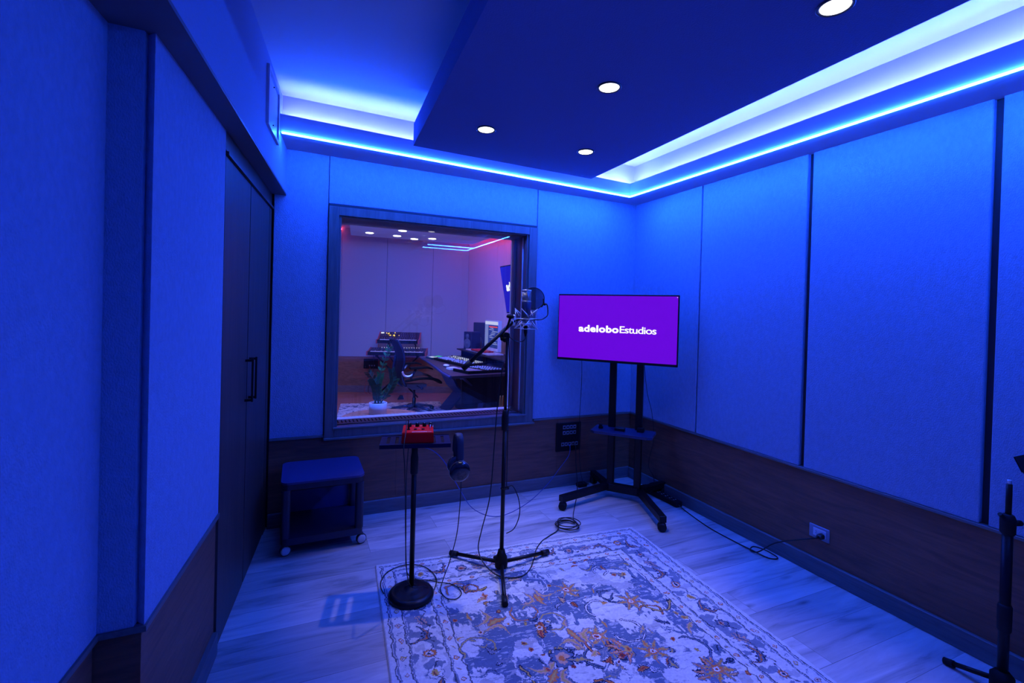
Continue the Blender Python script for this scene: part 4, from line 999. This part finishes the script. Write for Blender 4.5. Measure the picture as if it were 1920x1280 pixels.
for (x, y), lb in zip([(.849, 6.626), (1.206, 6.20), (1.225, 6.68), (1.498, 6.891-.06), (1.716, 6.651)], ['leftmost', 'highest', 'second from the left', 'third from the left', 'rightmost']):
    tt = thing('downlight', 'small white downlight in the control room ceiling, %s of the group' % lb, 'downlight', (x, y, 2.455), group='downlights in the control room ceiling')
    obj('lens', MB().lathe([(.001, -.006), (.05, -.005), (.052, -.001)], (x, y, 2.455)), GL, tt)
    spot('lamp', (x, y, 2.44), 9.0, (.62, .66, 1.0), 130, .8, .05, parent=tt)
# red strips of the control room, then unseen area lights added to brighten it
RS = emis('red_strip', (1.0, .05, .10), 17)
tt = thing('red_strip', 'red light strip at the top of the control room far left wall', 'light strip', (.2, 8.4, 2.76)); obj('diffuser', MB().box((-.9, 8.55, 2.76), (.64, 8.58, 2.78)), RS, tt)
tt = thing('red_strip', 'red light strip at the top of the control room right wall', 'light strip', (2.74, 6.5, 2.76)); obj('diffuser', MB().box((2.64, 4.2, 2.74), (2.66, 7.8, 2.76)), RS, tt)
area('blue_fill', (.9, 4.6, 2.40), .8, .8, 190, (.045, .15, 1.0), (math.radians(38), 0, 0))  # unseen area light, added to turn the control room bluer
area('cloud_fill', (1.0, 4.0, 2.22), 1.4, .10, 16, (.55, .50, 1.0), (math.radians(118), 0, 0))  # unseen lamp added above the window to brighten the cloud's underside
area('violet_fill', (1.3, 5.2, 2.43), 1.2, .8, 13, (.62, .42, 1.0), (math.radians(12), 0, 0))  # added fill with no visible source, gives the room its violet tone

# rug, table, plant
crm = bpy.data.materials.new('control_rug'); crm.use_nodes = True; nt = crm.node_tree; b = nt.nodes['Principled BSDF']; L = nt.links.new
tc = nd(nt, 'ShaderNodeTexCoord'); n1 = nd(nt, 'ShaderNodeTexNoise', Scale=9.0, Detail=6.0, Distortion=1.5); L(tc.outputs['Object'], n1.inputs['Vector'])
cr = nd(nt, 'ShaderNodeValToRGB'); cr.color_ramp.interpolation = 'CONSTANT'; e = cr.color_ramp.elements; e[0].color = (.10, .13, .22, 1); e[1].position = .45; e[1].color = (.62, .60, .62, 1)
x = cr.color_ramp.elements.new(.60); x.color = (.30, .33, .42, 1); x = cr.color_ramp.elements.new(.64); x.color = (.66, .64, .64, 1); L(n1.outputs[0], cr.inputs[0]); L(cr.outputs[0], b.inputs['Base Color']); b.inputs['Roughness'].default_value = .95
single('rug', MB().prism([(.60, 7.46), (2.05, 7.24), (1.75, 4.6), (.25, 4.8)], .001, .010), crm, 'pale patterned rug on the control room floor under the office chair', 'rug')
tbx, tby, tbz = .745, 4.60, .415
t = thing('coffee_table', 'round orange-brown coffee table just beyond the window sill', 'table', (tbx, tby, .01))
OW = woodmat('table_wood', (.40, .13, .06), (.62, .24, .12), 'x', .4)
obj('table_top', MB().lathe([(.36, tbz-.025), (.385, tbz-.018), (.385, tbz-.004), (.378, tbz)], (tbx, tby, 0), n=64), OW, t)
for i in range(3):
    a = .6+i*2*PI/3; obj('leg', MB().cyl((tbx+.25*math.cos(a), tby+.25*math.sin(a), tbz-.025), (tbx+.30*math.cos(a), tby+.30*math.sin(a), .0102), .018, 12, .012), OW, t)
pp = Vector((.728, 4.76, tbz+.0005))
t = thing('potted_plant', 'leafy green plant in a white cylinder pot on the coffee table', 'plant', pp)
obj('pot', MB().lathe([(.078, 0), (.084, .004), (.086, .108), (.082, .110), (.078, .106), (.078, .094), (.001, .092)], pp, n=40), mat('white_ceramic', (.85, .84, .86), .35), t)
obj('soil', MB().lathe([(.077, .0925), (.04, .100), (.001, .101)], pp, n=30), mat('soil', (.08, .05, .06), .9, bump=1., bscale=80), t)
LG = mat('leaf_green', (.07, .30, .08), .4, var=.3, vscale=30); LD = mat('leaf_dark', (.03, .12, .07), .4)
b0 = pp+Vector((0, 0, .098))
stems = [((-.10, -.02, .31), .05, 1), ((.10, .02, .55), -.02, 1), ((.165, .0, .23), .03, 1), ((-.035, -.01, .17), 0, 0), ((.02, .02, .26), -.02, 1), ((.12, -.03, .33), .06, 0), ((-.06, .03, .22), .0, 1)]
for k, (tp, bw, mk) in enumerate(stems):
    a = b0+Vector(((k-3)*.011, .01*math.sin(k*2), 0)); c = b0+Vector(tp); mid = (a+c)/2+Vector((bw, 0, .02)); pth = smooth([a, mid, c], 12)
    st = obj('stem', MB().tube(pth, .005, 7, rads=[.0065-.004*i/len(pth) for i in range(len(pth))]), LD, t)
    mb = MB(); n = len(pth)
    for i in range(5 if k != 3 else 4, n, 2):
        p = pth[i]; td = (pth[min(i+1, n-1)]-pth[i-1]).normalized(); side = td.cross(Vector((0, 1, 0))).normalized()
        for s in (-1, 1):
            d = (side*s+td*.95+Vector((0, .25*math.sin(i+k), 0))).normalized(); Ll = .062*(1-.25*i/n); wv = d.cross(Vector((0, 1, .2))).normalized()*Ll*.23
            q = [p, p+d*Ll*.35+wv, p+d*Ll*.75+wv*.8, p+d*Ll, p+d*Ll*.75-wv*.8, p+d*Ll*.35-wv]
            mb.extrude_poly([tuple(z) for z in q], (0, .0015, 0))
    obj('foliage', mb, LG if k in (1, 2, 4) else LD, st)

# keyboards on a stand
KR = math.atan2(ux.y, ux.x)
kc = Vector((1.50, 7.80, 0))
t = thing('keyboard_stand', 'black x-shaped keyboard stand against the control room far wall', 'stand', kc, KR)
def kb(mb, x0, x1, y0, y1, z0, z1, tilt=0., bev=.004, zc=0., piv=(0, 0, 0)):
    M = Matrix.Translation(piv) @ Matrix.Rotation(tilt, 4, 'X'); mb.box((x0, y0, z0), (x1, y1, z1), bev, M); return mb
def cylL(mb, p, q, r): mb.cyl(p, q, r, 10); return mb
for s, yy in ((1, -.10), (-1, -.07)):
    obj('leg', MB().cyl((-.34*s, yy, .69), (.34*s, yy, .02), .013, 10), BLK, t, world=False)
for s in (1, -1):
    obj('brace', MB().cyl((-.10*s-.05, -.02, .69), (.10*s-.02, -.02, .35), .009, 10), BLK, t, world=False)
for s in (-.32, .32):
    obj('support_arm', MB().cyl((s, -.22, .688), (s, .12, .688), .012, 8), BLK, t, world=False)
for s in (-.16, .26): obj('upper_arm', MB().cyl((s, .05, .69), (s, .12, .86), .010, 8).cyl((s, .12, .86), (s, -.05, .872), .010, 8), BLK, t, world=False)
REDW = mat('red_side_panel', (.42, .06, .05), .4); PANEL = mat('synth_panel', (.035, .015, .03), .4)
def synth(name, label, z, wd, yb_, tilt, dp, yellow):
    t = thing(name, label, 'keyboard', kc+Vector((0, 0, z)), KR)
    M = Matrix.Translation((0, yb_, 0))
    h = .055
    obj('case', MB().box((-wd/2+.02, -.16, 0), (wd/2-.02, .16, h), .004, M), BLKM, t, world=False)
    for s in (-1, 1): obj('side_panel', MB().extrude_poly([tuple(M @ Vector((s*(wd/2-.010)-.010, y, zz))) for y, zz in ((-.17, -.004), (.17, -.004), (.17, h+dp), (-.02, h+.012), (-.17, h+.004))], (.020, 0, 0)), REDW, t, world=False)
    pm = obj('control_panel', MB().extrude_poly([tuple(M @ Vector((-wd/2+.02, y, zz))) for y, zz in ((-.03, h), (.16, h), (.16, h+dp-.006), (-.03, h+.006))], (wd-.04, 0, 0)), PANEL, t, world=False)
    n = int((wd-.10)/.022)
    for i in range(n): x = -wd/2+.06+i*.022; obj('white_key', MB().box((x, -.155, h-.002), (x+.0205, -.035, h+.009), .001, M), mat('key_white', (.72, .70, .66), .4), t, world=False)
    for i in range(n-1):
        if i % 7 not in (2, 6): x = -wd/2+.06+i*.022; obj('black_key', MB().box((x+.015, -.105, h+.009), (x+.027, -.036, h+.017), .001, M), BLKM, t, world=False)
    def pz(y): return h+.006+(dp-.012)*(y+.03)/.19
    cols = int((wd-.12)/.036)
    for r_, y in enumerate((.0, .055, .11)):
        for i in range(cols):
            x = -wd/2+.07+i*.036+(r_ % 2)*.012; obj('knob', MB().cyl(M @ Vector((x, y, pz(y)-.002)), M @ Vector((x, y-.003, pz(y)+.010)), .0055, 8), mat('knob_grey', (.22, .20, .26), .5), t, world=False)
    if yellow:
        for i, (x, y) in enumerate(((-.22, .12), (-.19, .10), (-.16, .065), (-.145, .06), (-.09, .07), (-.08, .05), (-.10, .06), (-.01, .06), (-.085, .13), (-.18, .115))): obj('button_lamp', MB().sph(M @ Vector((x, y, pz(y)+.008)), .0065, n=8), emis('yellow_lamp', (1, .62, .03), 3.0), t, world=False)
        obj('display', MB().box((-.31, .118, pz(.118)+.001), (-.262, .145, pz(.145)+.004), 0, M), WLET, t, world=False)
    else:
        for i in range(16):
            x = -.28+i*.04; obj('indicator_lamp', MB().sph(M @ Vector((x, .15, pz(.15)+.006)), .005, n=6), emis('white_led', (.8, .8, 1), 1.6), t, world=False)
    return t
synth('synthesizer', 'wide red-sided keyboard on the lower tier of the stand', .702, .93, -.08, 0, .05, False)
synth('synthesizer', 'red-sided synthesizer with yellow lit buttons on the upper tier', .885, .68, .02, 0, .12, True)
# wall box behind
t = thing('connector_panel', 'dark socket box on the control room wainscot left of the keyboards', 'socket panel', pA+ux*.53+Vector((0, 0, .49)))
q0 = pA+ux*.40-nb*.012; q1 = pA+ux*.66-nb*.012
obj('plate', slab2(q0, q1, .012, .405, .575, nb), BLKM, t)
mb = MB()
for i in range(3): mb.box((-.0, 0, 0), (0, 0, 0)) if False else mb.cyl(tuple(pA+ux*(.50+i*.04)-nb*.012+Vector((0, 0, .46))), tuple(pA+ux*(.50+i*.04)-nb*.016+Vector((0, 0, .46))), .012, 10)
obj('socket', mb, CHS, t)
for i, (dx, m_, lb) in enumerate(((.50, RCABLE, 'red cable hanging from the control room socket box to the floor'), (.64, RCABLE, 'red cable hanging from the keyboards past the socket box'), (.56, CABLE, 'black cable hanging from the lower keyboard by the socket box'))):
    a = pA+ux*dx-nb*.05; mb = MB(); mb.tube(smooth([a+Vector((0, 0, .46 if i == 0 else .95 if i == 1 else .78)), a+ux*.02-nb*.03+Vector((0, 0, .40)), a-ux*.03-nb*.05+Vector((0, 0, .2)), a-ux*.02-nb*.1+Vector((0, 0, .006)), a+ux*.3-nb*.14+Vector((0, 0, .006))], 8), .004, 6)
    single('cable', mb, m_, lb, 'cable', base=a)
single('sustain_pedal', MB().extrude_poly([(1.46, 7.60, .0005), (1.56, 7.58, .0005), (1.54, 7.58, .06), (1.49, 7.59, .06)], (.02, .08, 0)), BLKM, 'small black foot pedal on the floor under the keyboards', 'pedal')

# office chair, facing right
ch = Vector((1.50, 6.60, .010))
t = thing('office_chair', 'dark mesh office chair with chrome tilt arms facing the studio desk', 'chair', ch, math.radians(2))
def cz(mb): return mb
MESHF = mat('chair_mesh', (.015, .022, .05), .55, bump=.6, bscale=300); CFR = mat('chair_frame', (.02, .03, .08), .25, .4)
mb = MB()
for i in range(5):
    a = i*2*PI/5+.3; mb.tube([(0, 0, .085), (.15*math.cos(a), .15*math.sin(a), .075), (.30*math.cos(a), .30*math.sin(a), .050)], .02, 8, rads=[.026, .020, .014])
bs = obj('star_base', mb, CFR, t, world=False)
for i in range(5):
    a = i*2*PI/5+.3; obj('caster', MB().lathe([(.008, -.02), (.027, -.018), (.027, .018), (.008, .02)], (.30*math.cos(a), .30*math.sin(a), .0275), (-math.sin(a), math.cos(a), 0), 14), RUB, bs, world=False)
obj('gas_column', MB().cyl((0, 0, .08), (0, 0, .20), .026, 16).cyl((0, 0, .20), (0, 0, .33), .016, 14), BLK, t, world=False)
obj('tilt_mechanism', MB().extrude_poly([(-.16, -.06, .40), (-.18, -.06, .375), (-.02, -.06, .315), (.06, -.06, .32), (.16, -.06, .36), (.16, -.06, .39)], (0, .12, 0)), mat('mechanism_grey', (.22, .22, .28), .35, .5), t, world=False)
rows = []
for i in range(13):
    y = -.24+i*.04; r = []
    for j in range(9):
        s = j/8; x = -.19+.50*s; z = .475+.045*math.sin(s*PI*.9)-.07*max(0, s-.65)/.35+.02*(abs(y)/.24)**2; r.append((x, y, z))
    rows.append(r)
mb = MB(); mb.grid(rows); bmesh.ops.solidify(mb.bm, geom=list(mb.bm.faces), thickness=.022); obj('seat', mb, mat('seat_fabric', (.07, .05, .075), .8), t, world=False)
mb = MB(); mb.tube(smooth([(-.19, -.25, .47), (.05, -.255, .50), (.24, -.25, .475), (.33, -.18, .42), (.34, 0, .41), (.33, .18, .42), (.24, .25, .475), (.05, .255, .50), (-.19, .25, .47)], 6), .017, 8); obj('seat_rim', mb, BLKM, t, world=False)
bp_ = [(-.20, .40), (-.235, .47), (-.255, .56), (-.24, .66), (-.235, .76), (-.262, .88), (-.315, .985), (-.335, 1.01)]
prf = smooth([(x, 0, z) for x, z in bp_], 3); rows = []
for i, p in enumerate(prf):
    s = i/(len(prf)-1); wdh = .19+.08*s; rows.append([(p.x-.05*(1-abs(k)/6.)**.5*.6+.03, k/6.*wdh, p.z) for k in range(-6, 7)])
mb = MB(); mb.grid(rows); bmesh.ops.solidify(mb.bm, geom=list(mb.bm.faces), thickness=.008); obj('backrest', mb, MESHF, t, world=False)
L_ = [Vector(r[0]) for r in rows]; R_ = [Vector(r[-1]) for r in rows]; mb = MB(); mb.tube(L_+R_[::-1], .016, 8, closed=True); obj('back_frame', mb, CFR, t, world=False)
obj('back_spine', MB().tube(smooth([(-.16, 0, .37), (-.26, 0, .45), (-.30, 0, .58), (-.285, 0, .72), (-.27, 0, .80)], 6), .018, 8), CFR, t, world=False)
for s in (-1, 1):
    obj('tilt_arm', MB().tube(smooth([(-.23, .235*s, .60), (-.20, .25*s, .545), (-.13, .265*s, .54), (-.07, .27*s, .59), (-.04, .27*s, .64)], 6), .014, 8), CHR, t, world=False)
    obj('armrest', MB().extrude_poly([(-.14, s*.285-.045, .660), (.10, s*.285-.045, .665), (.165, s*.285-.045, .640), (.165, s*.285-.045, .622), (.09, s*.285-.045, .640), (-.14, s*.285-.045, .632)], (0, .09, 0)), BLKM, t, world=False)
    obj('arm_post', MB().cyl((-.06, .285*s, .634), (-.12, .26*s, .50), .014, 10), CFR, t, world=False)
obj('lever', MB().cyl((.02, -.06, .37), (.03, -.27, .37), .006, 8).sph((.03, -.28, .37), .02), CFR, t, world=False)

# studio desk
DM = mat('desk_top', (.055, .035, .05), .45); DK = mat('desk_side', (.020, .035, .13), .45); DF = mat('desk_dark', (.004, .005, .012), .7)
t = thing('studio_desk', 'large dark studio desk with slanting legs loaded with mixing gear', 'desk', (2.0, 5.8, 0))
dpts = [(1.655, 6.80), (1.60, 6.10), (1.545, 5.55), (1.50, 5.15), (1.485, 4.80), (2.55, 4.93), (2.55, 6.95), (2.35, 7.00)]
obj('desktop', MB().prism(dpts, .722, .752), DM, t)
ed = MB(); pe = [Vector((x, y, .737)) for x, y in dpts[:5]]; ed.tube(smooth([p+Vector((-.012, 0, 0)) for p in pe], 5), .017, 8); obj('front_edge', ed, DK, t)
def zleg(pts3, th=.03, w_=.16):
    mb = MB(); 
    for a, b_ in zip(pts3[:-1], pts3[1:]):
        a = Vector(a); b_ = Vector(b_); wv = Vector((.25, -.97, 0))*w_; mb.extrude_poly([tuple(a), tuple(b_), tuple(b_+wv), tuple(a+wv)], (th, th*.25, 0))
    return mb
obj('leg', zleg([(1.615, 5.85, .722), (1.78, 6.00, .48), (2.015, 6.45, .30), (1.905, 6.75, .010)], .03, .26), DK, t)
obj('leg', zleg([(1.60, 4.95, .722), (1.95, 5.2, .42), (1.86, 5.2, .010)], .03, .10), DK, t)
obj('modesty_panel', MB().prism([(2.14, 6.72), (2.20, 6.72), (2.36, 5.05), (2.30, 5.05)], .010, .721), DF, t)
obj('end_panel', MB().prism([(1.64, 4.93), (2.30, 5.00), (2.30, 5.03), (1.64, 4.96)], .42, .721), DF, t)
obj('gear_shelf', MB().prism([(2.20, 6.9), (2.55, 6.94), (2.56, 5.1), (2.22, 5.1)], .852, .868), DF, t)
mb = MB()
for x, y in ((2.28, 6.85), (2.3, 5.9), (2.28, 5.15)): mb.box((x-.02, y-.015, .7525), (x+.25, y+.015, .8515))
obj('shelf_support', mb, DF, t)
MDK = Vector((0, 0, .7525))
def deskbox(name, poly, h, m, label, cat, parts=None):
    t = thing(name, label, cat, (sum(p[0] for p in poly)/len(poly), sum(p[1] for p in poly)/len(poly), .7525))
    obj('case', MB().prism(poly, .7525, .7525+h), m, t)
    if parts: parts(t, .7525+h)
    return t
def bil(poly, s, r):
    a, b_, c, d = [Vector((p[0], p[1], 0)) for p in poly]; return (a*(1-s)+b_*s)*(1-r)+(d*(1-s)+c*s)*r
def faders(poly, n, mlist, seed, k=14):
    def fn(t, z):
        rr = random.Random(seed)
        for name, m, cnt, s0, s1, r0, r1, sz in mlist:
            for i in range(cnt[0]):
                for j in range(cnt[1]):
                    if rr.random() < .12: continue
                    p = bil(poly, s0+(s1-s0)*(i+.5)/cnt[0], r0+(r1-r0)*(j+.5)/cnt[1]); obj(name, MB().box((p.x-sz[0], p.y-sz[1], z-.001), (p.x+sz[0], p.y+sz[1], z+sz[2])), m, t)
    return fn
KW = emis('desk_lights', (.75, .8, 1.0), 1.1); KG = mat('fader_white', (.7, .68, .75), .4); KC = mat('strip_pink', (.55, .38, .42), .5)
pl1 = [(1.72, 6.42), (2.10, 6.72), (2.24, 5.72), (1.86, 5.45)]
deskbox('mixing_console', pl1, .030, BLKM, 'black mixing controller with rows of lit keys in the middle of the desk', 'mixer',
        faders(pl1, 0, [('fader_cap', KG, (6, 14), .08, .50, .06, .95, (.010, .006, .008)), ('lit_button', KW, (4, 16), .55, .93, .05, .95, (.006, .010, .004))], 3))
pl2 = [(1.62, 5.20), (2.02, 5.42), (2.20, 4.98), (1.70, 4.90)]
deskbox('channel_mixer', pl2, .030, BLKM, 'mixer with pink channel strips at the near end of the studio desk', 'mixer',
        faders(pl2, 0, [('channel_strip', KC, (1, 12), .02, .42, .02, .98, (.085, .007, .003)), ('knob', KG, (5, 9), .52, .95, .08, .92, (.008, .008, .010))], 5))
pl3 = [(1.67, 6.68), (1.86, 6.79), (1.93, 6.63), (1.70, 6.46)]
deskbox('pad_controller', pl3, .022, mat('teal_case', (.01, .07, .09), .4), 'small controller with green and white lit pads on the far corner of the desk', 'controller',
        faders(pl3, 0, [('white_pad', KW, (3, 3), .1, .5, .3, .95, (.016, .010, .003)), ('green_pad', emis('green_pad', (.05, .9, .45), 1.0), (2, 3), .6, .95, .3, .9, (.014, .012, .003))], 9))
mb = MB().sph((1.665, 5.62, .768), .05, (.75, 1.25, .32), 14); single('computer_mouse', mb, WHT, 'white rounded mouse on the near edge of the studio desk', 'mouse')
single('notepad', MB().prism([(1.60, 5.40), (1.70, 5.43), (1.72, 5.33), (1.62, 5.30)], .7525, .775), WHT, 'small white pad beside the mouse on the studio desk', 'pad')
mb = MB().box((2.26, 5.75, .869), (2.48, 6.65, .884)); single('keyboard_tray', mb, mat('pinkish_white', (.62, .50, .55), .4), 'long pale rack unit lying on the desk shelf', 'rack unit')
mb = MB().box((2.25, 5.95, .8845), (2.42, 6.40, .905), .003); single('red_device', mb, mat('red_device', (.5, .02, .02), .4), 'flat red device on the desk shelf in front of the screen', 'device')

# computer monitor seen obliquely
def quadp(a, b_, z0, z1): return [Vector((*a, z0)), Vector((*b_, z0)), Vector((*b_, z1)), Vector((*a, z1))]
mA = (2.512, 6.54); mB_ = (2.50, 6.00); md = Vector((mB_[0]-mA[0], mB_[1]-mA[1], 0)).normalized(); mn = Vector((md.y, -md.x, 0))*-1
if mn.x > 0: mn = -mn
t = thing('computer_monitor', 'white framed computer monitor showing an audio session on the desk shelf', 'monitor', (2.51, 6.27, .869))
MW_ = Matrix(((md.x, -mn.x, 0, mA[0]), (md.y, -mn.y, 0, mA[1]), (0, 0, 1, 0), (0, 0, 0, 1)))
ml = (Vector((*mB_, 0))-Vector((*mA, 0))).length
def mbx(x0, x1, z0, z1, o0, o1): return MB().box((x0, -o1, z0), (x1, -o0, z1), 0, MW_)
obj('housing', mbx(0, ml, .885, 1.315, -.05, 0), mat('monitor_white', (.75, .68, .72), .4), t)
obj('screen', mbx(.015, ml-.015, .93, 1.25, .0002, .002), emis('daw_blue', (.03, .05, .28), 1.0), t)
obj('screen_header', mbx(.015, ml-.015, 1.255, 1.300, .0002, .0022), emis('daw_white', (.75, .78, 1.0), .9), t)
obj('screen_sidebar', mbx(.015, .15, .93, 1.25, .002, .003), emis('daw_side', (.30, .36, .75), .7), t)
mb = MB(); rr = random.Random(4)
for i in range(12):
    z = 1.225-i*.022; s = .17+rr.random()*.15; mb.box((s, -.0035, z), (min(ml-.02, s+.08+rr.random()*.3), -.0022, z+.006), 0, MW_)
obj('screen_tracks', mb, emis('daw_tracks', (.6, .62, .9), .9), t)
obj('screen_clips', mbx(.18, ml-.03, 1.215, 1.235, .003, .004), emis('daw_red', (.8, .08, .10), .9), t)
obj('stand', MB().box((2.50, 6.20, .869), (2.58, 6.34, .885)), WHT, t)

# loudspeakers
def speaker(cx, cy, z0, w_, h_, d_, yawr, label):
    t = thing('studio_speaker', label, 'loudspeaker', (cx, cy, z0), yawr)
    obj('cabinet', MB().box((-d_/2, -w_/2, 0), (d_/2, w_/2, h_), .006), mat('speaker_blue', (.012, .018, .06), .35), t, world=False)
    for zz, r in ((h_*.32, w_*.38), (h_*.75, w_*.18)):
        obj('cone', MB().lathe([(r*1.1, 0), (r*1.1, .006), (r, .007), (r*.5, -.0), (r*.3, .008), (.001, .012)], (-d_/2, 0, zz), (-1, 0, 0), 24), mat('cone_grey', (.12, .13, .2), .3), t, world=False)
    return t
speaker(2.40, 6.78, .8685, .18, .26, .18, math.radians(20), 'small two-way studio monitor speaker on the desk shelf left of the screen')
speaker(2.665, 6.92, .0005, .50, 1.262, .18, math.radians(5.6), 'tall dark floor loudspeaker cabinet behind the small speaker')
speaker(2.76, 5.80, .0005, .42, 1.25, .18, math.radians(5.6), 'tall dark loudspeaker cabinet to the right of the computer monitor')

# wall television in the control room
t = thing('television', 'blue-lit wall television tilted down on the control room side wall', 'television', (2.66, 5.6, 1.75))
V0 = [Vector((2.552, 6.13, 2.072)), Vector((2.552, 5.03, 2.072)), Vector((2.675, 5.03, 1.425)), Vector((2.675, 6.13, 1.425))]
obj('housing', MB().extrude_poly([tuple(v) for v in V0], (.035, 0, .007)), BLKM, t)
ins = [Vector((2.5505, 6.115, 2.058)), Vector((2.5505, 5.045, 2.058)), Vector((2.6705, 5.045, 1.440)), Vector((2.6705, 6.115, 1.440))]
obj('screen', MB().extrude_poly([tuple(v-Vector((.002, 0, 0))) for v in ins], (.002, 0, 0)), emis('tv_blue', (.018, .012, .55), 1.0), t)
mb = text_mesh('adelobo', .50, .0062, 0, 0, 0, .98)
zd = (V0[0]-V0[3]).normalized(); org = Vector((2.5505, 6.00, 2.058))+(V0[3]-V0[0])*.50-Vector((.004, 0, 0))
for v in mb.bm.verts: v.co = org+Vector((0, -1, 0))*v.co.x+zd*v.co.z
obj('logo_text', mb, WLET, t)
obj('wall_bracket', MB().box((2.66, 5.5, 1.6), (2.90, 5.7, 1.8)), BLK, t)
# coiled orange cables under the desk
mb = MB()
for k in range(4): mb.tube(smooth([(2.08+k*.030, 4.88, .50), (2.07+k*.03, 4.87, .40), (2.07+k*.03, 4.87, .28), (2.085+k*.03, 4.89, .20), (2.10+k*.03, 4.91, .30), (2.10+k*.03, 4.91, .44)], 6, closed=True), .007, 7, closed=True)
single('coiled_cable', mb, OCABLE, 'orange coiled cables hanging at the near end of the studio desk', 'cable')

for o in C.objects:
    if o.parent is None and o.name.split('.')[0] in ('led_strip', 'cove_strip', 'red_strip', 'studio_speaker', 'tv_cable', 'synthesizer', 'power_adapter'): o['group'] = {'led_strip': 'light strips along the soffit edge', 'cove_strip': 'light strips hidden in the ceiling cove', 'red_strip': 'red light strips of the control room', 'studio_speaker': 'loudspeakers around the studio desk', 'tv_cable': 'cables hanging from the television', 'synthesizer': 'keyboards on the stand', 'power_adapter': 'power adapters on the floor by the stand'}[o.name.split('.')[0]]
for me in bpy.data.meshes: me.update()
